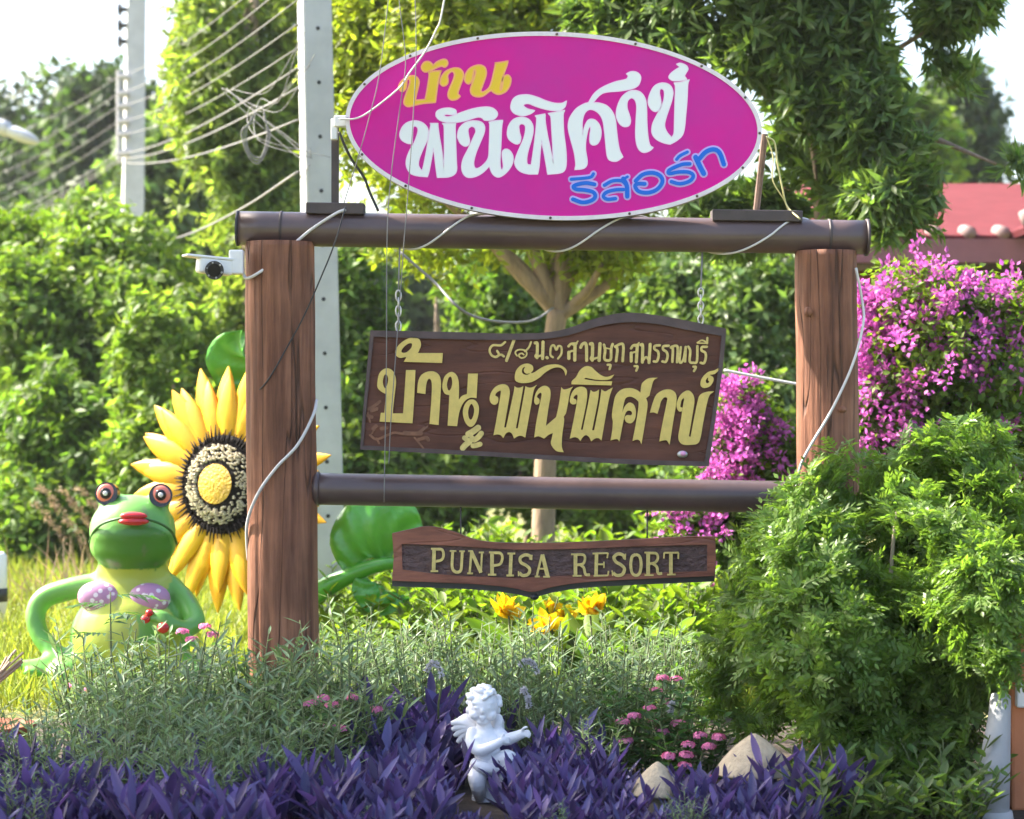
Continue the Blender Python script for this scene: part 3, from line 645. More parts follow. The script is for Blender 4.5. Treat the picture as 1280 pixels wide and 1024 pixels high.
LT = [(530, k1, [('95,92 90,288', 34), ('62,296 132,294', 16), ('66,84 150,84', 16), ('112,88 168,92 184,140 165,188 110,202', 24),
      ('270,110 265,258 300,303 345,288 355,200 360,112', 26), ('242,105 304,106', 14), ('332,108 384,108', 14),
      ('446,112 430,308', 22), ('446,112 536,308', 32), ('545,124 536,308', 18), ('406,316 460,316', 14), ('416,106 460,106', 14), ('516,119 564,119', 14),
      ('640,122 640,324', 34), ('602,328 680,328', 16), ('612,118 690,118', 16), ('660,122 720,127 738,172 715,228 655,242', 24),
      ('820,132 811,334', 32), ('786,129 858,129', 16), ('776,336 846,336', 16),
      ('1008,185 995,152 950,142 906,170 912,212 960,240 995,276 980,324 930,336 898,312', 28), ('1016,142 1012,190', 12), ('890,298 890,342', 12),
      ('1110,140 1062,338', 20), ('1114,140 1164,342', 36), ('1086,272 1140,272', 14), ('1042,346 1090,346', 14), ('1122,348 1186,348', 14)]),
      (700, k2, [('155,142 155,358', 36), ('112,145 200,145', 16), ('126,360 216,360', 16), ('168,147 238,152 250,196 230,240 172,250', 24), ('205,250 240,282 256,345 300,350', 26),
      ('366,140 361,354', 34), ('326,138 476,132', 16), ('480,130 472,184', 14), ('370,245 436,245', 16), ('440,220 440,280', 14), ('336,359 480,356', 16), ('486,312 479,356', 14),
      ('648,190 630,152 580,142 540,174 560,220 610,250 645,290 625,344 570,356 532,330', 30), ('656,140 651,200', 12), ('522,308 526,360', 12),
      ('760,146 722,170 708,250 722,330 760,356 798,330 812,250 798,170 760,146', 28),
      ('882,132 882,348', 36), ('846,128 930,128', 16), ('846,353 936,353', 16), ('896,132 964,137 979,180 955,225 896,240', 24), ('930,240 970,272 982,335 1022,336', 26),
      ('1110,132 1110,344', 34), ('1042,130 1186,128', 16), ('1042,130 1040,186', 14), ('1186,130 1183,190', 14), ('1072,348 1156,346', 16)])]
for ox, kk, ls in LT:
    for s, wd in ls: stroke(m, X(s, ox, 675, kk), wd / kk, YS - .003, .0125, 5, False)
m.build('lettering', M['gold2'], sb)
m = MB(); m.add(*sphere(P(668, 746, YS + .02), (.015, .015, .011))); m.build('knob', M['blackm'], sb, True)
for px, yt in ((576, 676), (809, 676)):
    m = MB(); m.add(*tube([P(px, 628, D), P(px, yt, YS + .03)], .0025, 6)); m.build('hanger_wire', M['cable_b'], sb, True)

# ------------------------------------------------------------------ security camera on the left post
sc_ = empty('security_camera', P(306, 340, 7.43), 'white bullet security camera mounted on the left post', 'security camera')
YC = 7.40
m = MB(); c = P(296, 328, YC + .02); m.add(*box(c, (9 * S, .022, 15 * S))); bevel_obj(m.build('mount', M['cam_white'], sc_), .006, 3)
rot = Euler((0, R(4), R(24))).to_matrix(); c = P(268, 333, YC)
m = MB(); m.add(*box(c + Vector((0, 0, .005)), (30 * S, .028, 5.2 * S), rot))
V, F = box(c, (22 * S, .025, 10 * S), rot); m2 = MB(); m2.add(V, F); bevel_obj(m2.build('housing', M['cam_white'], sc_), .01, 3)
m = MB(); V, F = box(c + Vector((-6 * S, -.004, 10.5 * S)), (32 * S, .031, 1.6 * S), rot); m.add(V, F); bevel_obj(m.build('sunshade', M['cam_white'], sc_), .003, 2)
m = MB(); m.add(*tube([P(268, 338, YC - .0), P(268, 338, YC - .04)], 11.5 * S, 24)); ln = m.build('lens_housing', M['blackm'], sc_)
m = MB(); m.add(*tube([P(268, 338, YC - .04), P(268, 338, YC - .043)], 8 * S, 24)); m.build('lens', M['black'], ln)
m = MB()
for a in range(6):
    t = a * math.pi / 3 + .3; m.add(*sphere(P(268 + 9.6 * math.cos(t), 338 + 9.6 * math.sin(t), YC - .041), .0035, None, 8, 6))
m.build('infrared_led', M['chain'], ln)
m = MB(); m.add(*tube([P(288, 330, YC + .01), P(280, 332, YC)], .012, 12)); m.build('swivel', M['cam_white'], sc_)

# ------------------------------------------------------------------ cables on the frame
def cable(pts, r, mt, name, label, cat='cable', group=None):
    m = MB(); m.add(*stube(pts, r, 8, 7)); lo = Vector(pts[-1]); o = m.build(name, mt, None, True, loc=lo); return tag(o, label, cat, group)
fy = D - br - .006
cable([P(565, -60, 7.35), P(552, 18, 7.36), P(545, 38, 7.37), P(531, 65, 7.38), P(512, 91, 7.39), P(499, 110, 7.39), P(467, 136, 7.40), P(446, 148, 7.40), P(424, 149, 7.41)], .0030, M['cable_w'], 'white_cable', 'white cable sweeping across the oval sign to its junction box')
cable([P(498, -60, 7.33), P(499, 0, 7.33), P(507, 73, 7.33), P(502, 120, 7.33), P(490, 210, 7.33), P(484, 290, 7.33), P(483, 450, 7.33), P(480, 628, 7.37)], .0016, M['cable_g'], 'thin_wire', 'thin wire hanging straight down past the left edge of lettering')
cable([P(516, -60, 7.34), P(519, 0, 7.34), P(520, 73, 7.34), P(517, 138, 7.34), P(511, 228, 7.34), P(506, 290, 7.34), P(498, 400, 7.35), P(489, 520, 7.35), P(486, 580, 7.36)], .0016, M['cable_g'], 'thin_wire', 'thin wire hanging over the word at the top of the oval')
cable([P(490, -40, 7.34), P(475, 88, 7.35), P(462, 145, 7.35), P(450, 189, 7.36), P(430, 254, 7.43)], .0015, M['cable_g'], 'thin_wire', 'thin wire slanting across the left tip of the oval')
cable([P(424, 165, 7.44), P(430, 180, 7.44), P(440, 200, 7.45), P(455, 222, 7.46), P(462, 240, 7.47), P(473, 264, 7.47)], .0045, M['cable_b'], 'black_cable', 'black cable below the junction box behind the oval')
cable([P(432, 262, fy + .01), P(418, 268, fy), P(385, 290, fy), P(345, 325, fy - .02), P(322, 342, 7.39), P(308, 348, 7.41), P(303, 340, 7.43)], .0052, M['cable_w'], 'white_cable', 'white cable running from beam top down to the security camera')
cable([P(432, 258, 7.41), P(418, 305, 7.37), P(402, 345, 7.37), P(380, 395, 7.38), P(360, 432, 7.385), P(335, 475, 7.385), P(312, 500, 7.44)], .0025, M['cable_b'], 'thin_wire', 'thin dark wire slanting down the upper left post')
rp = 43 * S + .005
cable([P(396, 500, 7.47), P(391, 520, 7.42), P(372, 556, 7.385), P(345, 585, 7.38), P(322, 618, 7.39), P(309, 655, 7.43), P(310, 700, 7.5)], .0052, M['cable_w'], 'white_cable', 'white cable winding round the lower left post')
cable([P(1070, 335, 7.43), P(1078, 378, 7.45), P(1079, 405, 7.43), P(1066, 455, 7.40), P(1040, 512, 7.385), P(1014, 556, 7.40), P(1001, 582, 7.42), P(995, 612, 7.45)], .0045, M['cable_w'], 'white_cable', 'white cable slanting down the right post')
hp = []
xs = [(470, -.5), (560, .0), (650, .5), (744, 1.0), (850, 1.5), (962, 2.0), (1015, 2.33)]
for k in range(90):
    ph = -.5 + 2.9 * k / 89; px = np.interp(ph, [q[1] for q in xs], [q[0] for q in xs])
    c = b0.lerp(b1, (px - 297) / 787); a = 2 * math.pi * ph
    hp.append(c + Vector((0, -math.cos(a) * (br + .004), math.sin(a) * (br + .004))))
m = MB(); m.add(*tube(hp, .0036, 7)); tag(m.build('white_cable', M['cable_w'], None, True, loc=hp[0]), 'white cable spiralling along the top beam', 'cable')
cable([P(958, 172, 7.47), P(968, 178, 7.46), P(972, 205, 7.46), P(978, 235, 7.46), P(984, 258, 7.47), P(1000, 274, 7.42)], .003, M['cable_y'], 'yellow_wire', 'yellow wire hanging loose beside the right end of oval')
cable([P(958, 170, 7.47), P(966, 195, 7.47), P(966, 225, 7.46), P(980, 250, 7.47), P(986, 266, 7.48)], .0022, M['cable_y'], 'yellow_wire', 'second thinner yellow wire looped behind the oval tip')
jb = empty('junction_box', P(425, 160, 7.46), 'small white junction box at left tip of the oval', 'junction box')
m = MB(); m.add(*box(P(427, 152, 7.455), (9 * S, .018, 7 * S))); bevel_obj(m.build('box_body', M['cam_white'], jb), .004)
m = MB(); m.add(*box(P(418, 162, 7.46), (4 * S, .014, 13 * S))); bevel_obj(m.build('side_arm', M['cam_white'], jb), .003)

# ------------------------------------------------------------------ utility poles and lines
def pole(name, label, pxa, wa, pya, pxb, wb, Y, group, dots=True):
    sY = K * Y; top = P(pxa, pya, Y); bx = gx(pxb, Y)
    e = empty(name, (bx, Y, 0), label, 'utility pole', group)
    m = MB(); V = []; rot = Euler((0, 0, R(16))).to_matrix()
    for z, cx, wd in ((0, bx, wb), (top.z, top.x, wa)):
        for x, y in ((-1, -1), (1, -1), (1, 1), (-1, 1)):
            v = rot @ Vector((x * wd * sY / 2, y * wd * sY / 2, 0)); V.append((cx + v.x, Y + v.y, z))
    m.add(V, [(0, 1, 5, 4), (1, 2, 6, 5), (2, 3, 7, 6), (3, 0, 4, 7), (4, 5, 6, 7)]); bevel_obj(m.build('shaft', M['concrete'], e), .012, 2)
    if dots:
        z = .6
        while z < top.z - .1:
            f = z / top.z; wd = (wb + (wa - wb) * f) * sY / 2; c = Vector((bx + (top.x - bx) * f, Y, z)); n = rot @ Vector((0, -1, 0))
            m = MB(); m.add(*tube([c + n * (wd - .01), c + n * (wd + .002)], .011, 10)); m.build('bolt_hole', M['blackm'], e); z += .28
    return e
p1 = pole('utility_pole', 'near concrete pole behind the left post', 388, 36, -240, 409, 42, 12.0, 'concrete utility poles')
p2 = pole('utility_pole', 'distant concrete pole with black insulators against the sky', 172, 21, -120, 160, 30, 28.0, 'concrete utility poles', False)
for py in (12, 32, 52):
    m = MB(); m.add(*tube([P(160, py, 27.9), P(150, py, 27.9)], .03, 8)); m.add(*tube([P(152, py, 27.9), P(148, py, 27.9)], .075, 10)); m.build('insulator', M['blackm'], p2)
m = MB()
for py in (96, 117, 133, 152, 168, 192): m.add(*tube([P(162, py, 27.8), P(147, py, 27.8)], .045, 8))
m.add(*tube([P(149, 88, 27.8), P(149, 200, 27.8)], .035, 8)); m.build('insulator_rack', M['grey_post'], p2)
pl_label = 'grey overhead power line running to the poles at left'
for i, (ya, yb, yc) in enumerate(((165, 96, -60), (193, 117, -30), (209, 133, 0), (227, 152, 30), (242, 168, 60), (262, 192, 85), (272, 198, 110), (279, 202, 150))):
    A = P(-60, ya + 26, 44); Bq = P(148, yb, 27.8); C_ = P(372, yc, 12.0); pts = []
    for k in range(10):
        t = k / 9; v = A.lerp(Bq, t); v.z -= .16 * 4 * t * (1 - t); pts.append(v)
    for k in range(1, 14):
        t = k / 13; v = Bq.lerp(C_, t); v.z -= .10 * 4 * t * (1 - t); pts.append(v)
    m = MB(); m.add(*tube(pts, .004 if i < 5 else .0055, 6)); tag(m.build('power_line', M['cable_g'], None, True, loc=pts[0]), pl_label, 'power line', 'overhead power lines')
e = empty('cable_tangle', P(330, 190, 12.2), 'loose coil of grey cables hanging beside the near concrete pole', 'cables')
m = MB()
for k in range(5):
    a = P(374 + rng.uniform(-6, 22), 40 + 14 * k, 11.85); b = P(300 + rng.uniform(-25, 30), 130 + rng.uniform(-20, 50), 12.3); c = P(350 + rng.uniform(-30, 40), 170 + rng.uniform(-10, 60), 12.0); d_ = P(395 + rng.uniform(-18, 18), 220 + rng.uniform(-60, 20), 11.85)
    m.add(*stube([a, (a + b) / 2 - Vector((0, 0, .15)), b, c, d_], .002, 8, 6))
m.build('loose_cable', M['cable_g'], e, True)
m = MB()
for k in range(3):
    m.add(*stube([P(318, 140 + 6 * k, 12), P(308 - 3 * k, 165, 12), P(312, 190 + 4 * k, 12), P(326, 196 + 3 * k, 12), P(334 + 2 * k, 170, 12), P(330, 140 + 5 * k, 12)], .0035, 8, 6))
m.build('coil', M['cable_g'], e, True)
cable([P(372, 215, 12), P(300, 262, 14), P(230, 295, 18), P(150, 320, 24), P(60, 380, 30)], .007, M['cable_g'], 'power_line', 'lowest sagging line passing in front of the leafy hedge at left', 'power line', 'overhead power lines')
cable([P(905, 463, 9), P(940, 470, 9), P(1005, 482, 9)], .006, M['cable_w'], 'slack_cable', 'pale cable crossing between the hanging board and right post')
cable([P(500, 315, 9.5), P(540, 350, 9.5), P(590, 395, 9.5), P(660, 402, 11), P(692, 385, 12.9)], .006, M['cable_g'], 'slack_cable', 'grey cable sagging behind the hanging board under the beam')
la = empty('street_lamp', P(-120, 150, 26), 'grey street lamp arm reaching in from the left edge', 'street lamp')
m = MB(); m.add(*stube([P(-120, 118, 26), P(-40, 143, 26), P(10, 162, 26)], [.06, .07, .09], 6, 10)); m.build('arm', M['concrete'], la, True)
m = MB(); m.add(*sphere(P(24, 168, 26), (.24, .10, .075), Euler((0, R(22), 0)).to_matrix())); m.build('lamp_head', M['concrete'], la, True)
m = MB(); q = P(-120, 118, 26); m.add(*tube([Vector((q.x, 26, 0)), q], [.09, .06], 10)); m.build('lamp_post', M['concrete'], la, True)

# ------------------------------------------------------------------ frog statue
YF = 9.3; s9 = K * YF
def Fp(px, py, dy=0): # frog pixel -> world, dy metres toward the camera (negative Y)
    return P(px, py, YF - dy)
fg = empty('frog_statue', (gx(165, YF), YF, 0), 'green frog statue with red lips and a dotted bikini top', 'statue')
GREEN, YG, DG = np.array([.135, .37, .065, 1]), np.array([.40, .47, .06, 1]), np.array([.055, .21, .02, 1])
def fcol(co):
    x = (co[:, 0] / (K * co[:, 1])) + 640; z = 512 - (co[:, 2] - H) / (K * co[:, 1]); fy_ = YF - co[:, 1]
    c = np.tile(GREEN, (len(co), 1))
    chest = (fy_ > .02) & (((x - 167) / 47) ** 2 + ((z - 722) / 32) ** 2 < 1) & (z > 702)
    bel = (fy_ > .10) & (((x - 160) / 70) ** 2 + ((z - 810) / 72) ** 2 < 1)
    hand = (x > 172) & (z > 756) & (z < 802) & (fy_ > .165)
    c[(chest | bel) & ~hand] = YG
    throat_shade = (((x - 166) / 49) ** 2 + ((z - 686) / 32) ** 2 < 1) & (z < 712) & (z > 655) & (fy_ > .05)
    c[throat_shade] = DG  # shade below the mouth painted into the throat as darker green
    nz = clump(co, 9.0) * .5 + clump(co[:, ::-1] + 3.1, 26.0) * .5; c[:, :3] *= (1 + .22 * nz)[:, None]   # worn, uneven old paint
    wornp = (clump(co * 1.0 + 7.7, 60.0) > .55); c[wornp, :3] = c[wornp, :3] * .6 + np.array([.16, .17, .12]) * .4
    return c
rr = lambda p: p * s9
prims = [('s', Fp(166, 662, .02), (rr(54), .15, rr(44))), ('s', Fp(166, 682, .035), (rr(54), .135, rr(33))), ('s', Fp(166, 668, .045), (rr(54), .135, rr(32))),
         ('s', Fp(166, 716, .0), (rr(46), .11, rr(32))), ('s', Fp(165, 748, .0), (rr(56), .13, rr(42))), ('s', Fp(163, 800, .02), (rr(76), .18, rr(72))),
         ('s', Fp(136, 622, .03), (rr(15), .045, rr(14))), ('s', Fp(200, 624, .03), (rr(15), .045, rr(14))),
         ('l', [Fp(122, 730, 0), Fp(85, 737, .0), Fp(55, 748, .0), Fp(44, 770, .01), Fp(52, 797, .03), Fp(74, 822, .06)], [rr(15), rr(14.5), rr(14), rr(13), rr(12.5), rr(13)]),
         ('l', [Fp(76, 822, .06), Fp(52, 832, .10), Fp(26, 832, .12)], [rr(13), rr(11), rr(7)]), ('l', [Fp(74, 828, .07), Fp(48, 840, .14), Fp(34, 841, .16)], [rr(10), rr(7), rr(6)]), ('l', [Fp(80, 828, .07), Fp(74, 840, .15), Fp(66, 844, .18)], [rr(10), rr(7), rr(6)]),
         ('l', [Fp(212, 732, 0), Fp(232, 752, .05), Fp(244, 776, .12), Fp(232, 786, .18), Fp(215, 780, .22)], [rr(15), rr(14), rr(13), rr(11), rr(9)]),
         ('l', [Fp(216, 778, .22), Fp(204, 768, .235), Fp(190, 766, .225)], [rr(8), rr(5.5), rr(4.5)]), ('l', [Fp(216, 780, .22), Fp(203, 776, .245), Fp(186, 774, .235)], [rr(8), rr(5.5), rr(4.5)]),
         ('l', [Fp(216, 782, .22), Fp(210, 784, .25), Fp(204, 785, .255)], [rr(8), rr(5.5), rr(4.5)]), ('l', [Fp(230, 784, .18), Fp(236, 800, .2), Fp(242, 806, .2)], [rr(8), rr(6), rr(5)]),
         ('l', [Fp(120, 850, .0), Fp(85, 846, .12), Fp(70, 866, .2)], [rr(30), rr(26), rr(14)]), ('l', [Fp(210, 850, .0), Fp(246, 842, .12), Fp(262, 864, .2)], [rr(30), rr(26), rr(14)])]
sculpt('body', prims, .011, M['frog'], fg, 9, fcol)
mo = [Fp(112, 678, .06), Fp(117, 665, .115), Fp(128, 655, .16), Fp(146, 649, .186), Fp(166, 647, .196), Fp(187, 650, .186), Fp(205, 657, .16), Fp(216, 667, .115), Fp(221, 680, .06)]
m = MB(); m.add(*stube(mo, .0055, 6, 8)); m.build('mouth', M['mouth'], fg, True)
m = MB(); m.add(*sphere(Fp(167, 645, .19), (rr(17), .02, rr(5)), Euler((0, R(1), 0)).to_matrix())); m.add(*sphere(Fp(167, 652, .193), (rr(19), .02, rr(5)))); m.build('lips', M['red'], fg, True)
for ex, ey, tl in ((136, 618, -8), (201, 620, 8)):
    n = Vector((math.sin(R(tl)), -math.cos(R(tl)), .12)).normalized(); c = Fp(ex, ey, .045)
    m = MB(); m.add(*tube([c, c + n * .034], rr(14.6), 28)); eo = m.build('eye', M['black'], fg)
    m = MB(); m.add(*sphere(c + n * .030, (rr(12.2), .012, rr(12.2)), None, 24, 12)); m.build('iris', M['iris'], eo, True)
    m = MB(); m.add(*sphere(c + n * .041, (rr(7), .006, rr(7)), None, 20, 10)); pu = m.build('pupil', M['black'], eo, True)
    m = MB(); m.add(*sphere(c + n * .047, (rr(3.0), .004, rr(3.0)), None, 16, 8)); m.build('highlight', M['eyewhite'], eo, True)
mcup = mat('bikini', (.50, .30, .46), rough=.45); t = mcup.node_tree; vo = t.nodes.new('ShaderNodeTexVoronoi'); vo.inputs['Scale'].default_value = 34
tc = t.nodes.new('ShaderNodeTexCoord'); t.links.new(tc.outputs['Object'], vo.inputs['Vector']); rpx = t.nodes.new('ShaderNodeValToRGB'); rpx.color_ramp.interpolation = 'CONSTANT'
rpx.color_ramp.elements[0].color = (.8, .72, .8, 1); rpx.color_ramp.elements[1].position = .32; rpx.color_ramp.elements[1].color = (.47, .24, .42, 1)
t.links.new(vo.outputs['Distance'], rpx.inputs[0]); t.links.new(rpx.outputs[0], t.nodes['Principled BSDF'].inputs['Base Color'])
for cx, cy, tl in ((126, 748, 10), (184, 750, -6)):
    m = MB(); m.add(*sphere(Fp(cx, cy, .10), (rr(29), .048, rr(21)), Euler((0, R(tl), 0)).to_matrix())); m.build('bikini_cup', mcup, fg, True)
for q, r_ in ((Fp(182, 774, .245), 6), (Fp(187, 766, .24), 5), (Fp(204, 785, .268), 7.5)):
    m = MB(); m.add(*sphere(q, (rr(r_), .016, rr(r_ * .9)))); m.build('painted_nail', M['red'], fg, True)

# ------------------------------------------------------------------ sunflower statue
YU = 9.95; sU = K * YU
sf = empty('sunflower_statue', (gx(300, YU), YU, 0), 'giant yellow sunflower statue behind the left post', 'statue')
Cc = P(284, 606, YU); RU = Euler((R(-4), 0, R(-28))).to_matrix()   # turned toward the left
def Uv(x, z, y=0): return Cc + RU @ Vector((x, y, z))
ASP = 1.0
def petal(ang, r0, r1, wd, lift, curl):
    V = []; F = []; n = 8; ca, sa = math.cos(ang), math.sin(ang)
    for j in range(n + 1):
        t = j / n; r = r0 + (r1 - r0) * t; wv = wd * (math.sin(math.pi * (.15 + .85 * t) ** 1.05) ** .8 if t < 1 else .03) * .5
        y = -lift * math.sin(math.pi * t * .6) + curl * t * t
        for k in range(-2, 3):
            u = k / 2 * wv; yy = y + .12 * abs(k / 2) ** 2 * wv - .012 * (k == 0) * (1 - t)
            V.append(Uv(r * ca - u * sa, r * sa + u * ca, yy))
    nb = len(V)
    for j in range(n + 1):
        for k in range(5): V.append(Vector(V[j * 5 + k]) + RU @ Vector((0, .008, 0)))
    for j in range(n):
        for k in range(4):
            a = j * 5 + k; F.append((a, a + 1, a + 6, a + 5)); F.append((nb + a, nb + a + 5, nb + a + 6, nb + a + 1))
    for j in range(n):
        a = j * 5; F.append((a, a + 5, nb + a + 5, nb + a)); a += 4; F.append((a, nb + a, nb + a + 5, a + 5))
    F.append((0, nb, nb + 1, 1)); 
    return V, F
k = 0
for ring, (n, r0, r1, wd, lift, off) in enumerate(((23, 40, 155, 32, .03, .0), (22, 42, 142, 30, .045, .15))):
    for i in range(n):
        a = 2 * math.pi * (i + off * 3) / n + rng.uniform(-.03, .03); m = MB()
        m.add(*petal(a, r0 * sU, (r1 + rng.uniform(-9, 6)) * sU, wd * sU * rng.uniform(.92, 1.08), lift, .03 + rng.uniform(-.02, .03))); m.build('petal', M['petal'], sf, True)
def disc(r, y0, dome, n=40, rings=8):
    V = [Uv(0, 0, y0 - dome)]; F = []
    for j in range(1, rings + 1):
        t = j / rings
        for i in range(n):
            a = 2 * math.pi * i / n; V.append(Uv(r * t * math.cos(a), r * t * math.sin(a), y0 - dome * math.cos(t * math.pi / 2)))
    for i in range(n): F.append((0, 1 + i, 1 + (i + 1) % n))
    for j in range(rings - 1):
        for i in range(n): F.append((1 + j * n + i, 1 + (j + 1) * n + i, 1 + (j + 1) * n + (i + 1) % n, 1 + j * n + (i + 1) % n))
    return V, F
m = MB(); m.add(*disc(62 * sU, -.035, .06))
for k in range(84):
    a = 2 * math.pi * k / 84 + rng.uniform(-.03, .03); q0, q1 = 54 * sU, rng.uniform(64, 76) * sU
    m.add(*tube([Uv(q0 * math.cos(a), q0 * math.sin(a), -.058), Uv(q1 * math.cos(a), q1 * math.sin(a), -.05)], [.007, .0015], 5))
dk = m.build('flower_disc', M['disc_dark'], sf, True)
m = MB(); m.add(*disc(25 * sU, -.092, .010)); m.build('disc_centre', M['seed_y'], dk, True)
m = MB()
for k in range(520):
    a = rng.uniform(0, 6.28); r = math.sqrt(rng.uniform(30 ** 2, 46 ** 2)) * sU; t = r / (60 * sU)
    if rng.random() < .25: r = rng.uniform(44, 49) * sU
    y = -.035 - .06 * math.cos(r / (60 * sU) * math.pi / 2)
    c = Uv(r * math.cos(a), r * math.sin(a), y); q = RU @ Vector((math.cos(a) * .3, -1, math.sin(a) * .3)); m.add(*tube([c, c + q * rng.uniform(.010, .02)], [.0055, .003], 5))
m.build('seed_ring', M['seed'], dk)
m = MB(); m.add(*stube([Uv(0, 0, .05), P(318, 690, YU + .12), P(330, 780, YU + .1), Vector((gx(335, YU), YU + .08, 0))], [.05, .055, .06, .065], 8, 12)); m.build('stem', M['leaf_paint'], sf, True)
def pleaf(ctrl, wds, nrm, thick=.012, cup=.35):
    """painted fibreglass leaf: rows across a bent midrib"""
    q = crom([(*p, w_) for p, w_ in zip(ctrl, wds)], 6); V = []; F = []; n = len(q); nv = Vector(nrm).normalized(); seg = 8
    for i in range(n):
        p = Vector(q[i][:3]); t = Vector(q[min(i + 1, n - 1)][:3]) - Vector(q[max(i - 1, 0)][:3]); t.normalize(); s = t.cross(nv).normalized(); u = s.cross(t)
        for k in range(seg + 1):
            f = k / seg * 2 - 1; V.append(p + s * f * q[i][3] + u * (cup * q[i][3] * f * f + .01 * math.sin(i * 1.3 + k)))
    N0 = len(V); V += [Vector(v) - nv * thick for v in V]
    for i in range(n - 1):
        for k in range(seg):
            a = i * (seg + 1) + k; F.append((a, a + 1, a + seg + 2, a + seg + 1)); F.append((N0 + a, N0 + a + seg + 1, N0 + a + seg + 2, N0 + a + 1))
        for a, b in ((i * (seg + 1), (i + 1) * (seg + 1)), (i * (seg + 1) + seg, (i + 1) * (seg + 1) + seg)): F.append((a, b, N0 + b, N0 + a))
    return V, F
def U(px, py, dy=0): return P(px, py, YU - dy)
m = MB(); m.add(*pleaf([U(316, 500, -.15), U(300, 470, -.13), U(290, 440, -.1), U(304, 414, -.06)], [.03, .10, .10, .01], (-.3, -1, .1))); m.build('leaf', M['leaf_paint'], sf, True)
m = MB(); m.add(*stube([U(335, 800, 0), U(360, 768, .05), U(398, 740, .1), U(440, 718, .14), U(476, 706, .16), U(500, 704, .16)], [.035, .038, .045, .036, .03, .024], 6, 12)); m.build('leaf_stalk', M['leaf_paint'], sf, True)
m = MB(); m.add(*pleaf([U(436, 716, .15), U(440, 685, .16), U(464, 664, .17), U(500, 656, .15), U(528, 668, .12)], [.02, .11, .15, .11, .015], (-.1, -1, -.1), cup=-.25)); m.build('leaf', M['leaf_paint'], sf, True)
m = MB(); m.add(*pleaf([U(446, 716, .16), U(456, 738, .18), U(478, 752, .18), U(512, 748, .14)], [.02, .055, .06, .01], (0, -1, .2), cup=-.3)); m.build('leaf', M['leaf_paint'], sf, True)

# ------------------------------------------------------------------ cherub statue
YA = 6.75; sA = K * YA
def Ap(px, py, dy=0): return P(px, py, YA - dy)
ra = lambda p: p * sA
ch = empty('cherub_statue', (gx(607, YA), YA, 0), 'small white plaster cherub statue among purple leaves', 'statue')
def body_prims():
    L = [('s', Ap(604, 883, .004), (ra(19), .046, ra(22))), ('s', Ap(594, 893, .026), (ra(8), .018, ra(7))), ('s', Ap(613, 894, .026), (ra(8), .018, ra(7))), ('s', Ap(603, 902, .026), (ra(8), .016, ra(5))),
         ('s', Ap(603, 889, .048), (ra(2.6), .008, ra(4))), ('s', Ap(603, 879, .036), (ra(14), .012, ra(4))), ('s', Ap(603, 897, .045), (ra(4), .004, ra(1.6))), ('s', Ap(603, 900, .044), (ra(3.2), .004, ra(1.4))),
         ('s', Ap(596, 885, .044), (ra(3), .004, ra(1.6))), ('s', Ap(610, 885, .044), (ra(3), .004, ra(1.6))), ('s', Ap(585, 888, .0), (ra(3), .008, ra(5))), ('s', Ap(623, 888, 0), (ra(3), .008, ra(5))),
         ('l', [Ap(604, 900, -.004), Ap(606, 916, -.004)], [ra(9), ra(11)]),
         ('s', Ap(607, 924, .0), (ra(19), .032, ra(16))), ('s', Ap(609, 940, .006), (ra(17), .034, ra(15))), ('s', Ap(609, 957, .0), (ra(20), .036, ra(15))), ('s', Ap(598, 926, .022), (ra(8), .012, ra(7))), ('s', Ap(615, 926, .022), (ra(8), .012, ra(7))),
         ('l', [Ap(591, 917, 0), Ap(590, 930, .02), Ap(600, 938, .04), Ap(617, 932, .055), Ap(627, 926, .06)], [ra(8.5), ra(8), ra(7.5), ra(6.5), ra(5)]),
         ('l', [Ap(624, 917, 0), Ap(632, 924, .015), Ap(641, 922, .03), Ap(651, 918, .04)], [ra(8.5), ra(8), ra(7.2), ra(6)]),
         ('s', Ap(654, 918, .042), (ra(5.5), .010, ra(4.5))), ('s', Ap(629, 925, .062), (ra(5), .010, ra(5))),
         ('l', [Ap(600, 960, 0), Ap(597, 972, .03), Ap(598, 984, .04), Ap(601, 1000, .0), Ap(602, 1008, .0)], [ra(14), ra(12.5), ra(10), ra(7), ra(5.5)]), ('l', [Ap(602, 1009, .0), Ap(600, 1012, .04)], [ra(5.5), ra(4)]),
         ('l', [Ap(616, 958, 0), Ap(630, 950, .035), Ap(637, 950, .05), Ap(633, 968, .04), Ap(626, 988, .02), Ap(624, 1004, .015)], [ra(14), ra(12.5), ra(10.5), ra(9), ra(7), ra(5.5)]), ('l', [Ap(624, 1006, .015), Ap(630, 1010, .05)], [ra(5.5), ra(4)])]
    for i, (dx, dy_, l) in enumerate(((6, -3.4, 6), (7.5, -1.4, 7), (7.5, .8, 6.6), (6.6, 2.8, 5.2))): # fingers of the outstretched hand
        L.append(('l', [Ap(656, 918 + dy_ * .8, .044), Ap(656 + l * .6, 917 + dy_, .05), Ap(656 + l, 919 + dy_ * 1.2, .05)], [ra(1.9), ra(1.7), ra(1.3)]))
    L.append(('l', [Ap(652, 914, .046), Ap(655, 910, .055), Ap(659, 909, .058)], [ra(2), ra(1.8), ra(1.4)]))
    for i in range(4): L.append(('l', [Ap(631, 922 + i * 2, .066), Ap(635, 922 + i * 2.2, .066), Ap(637, 924 + i * 2, .06)], [ra(1.8), ra(1.6), ra(1.2)]))
    L.append(('l', [Ap(628, 921, .066), Ap(630, 917, .068)], [ra(1.9), ra(1.4)]))
    return L
sculpt('body', body_prims(), .0026, M['plaster'], ch, 3)
hp_ = []
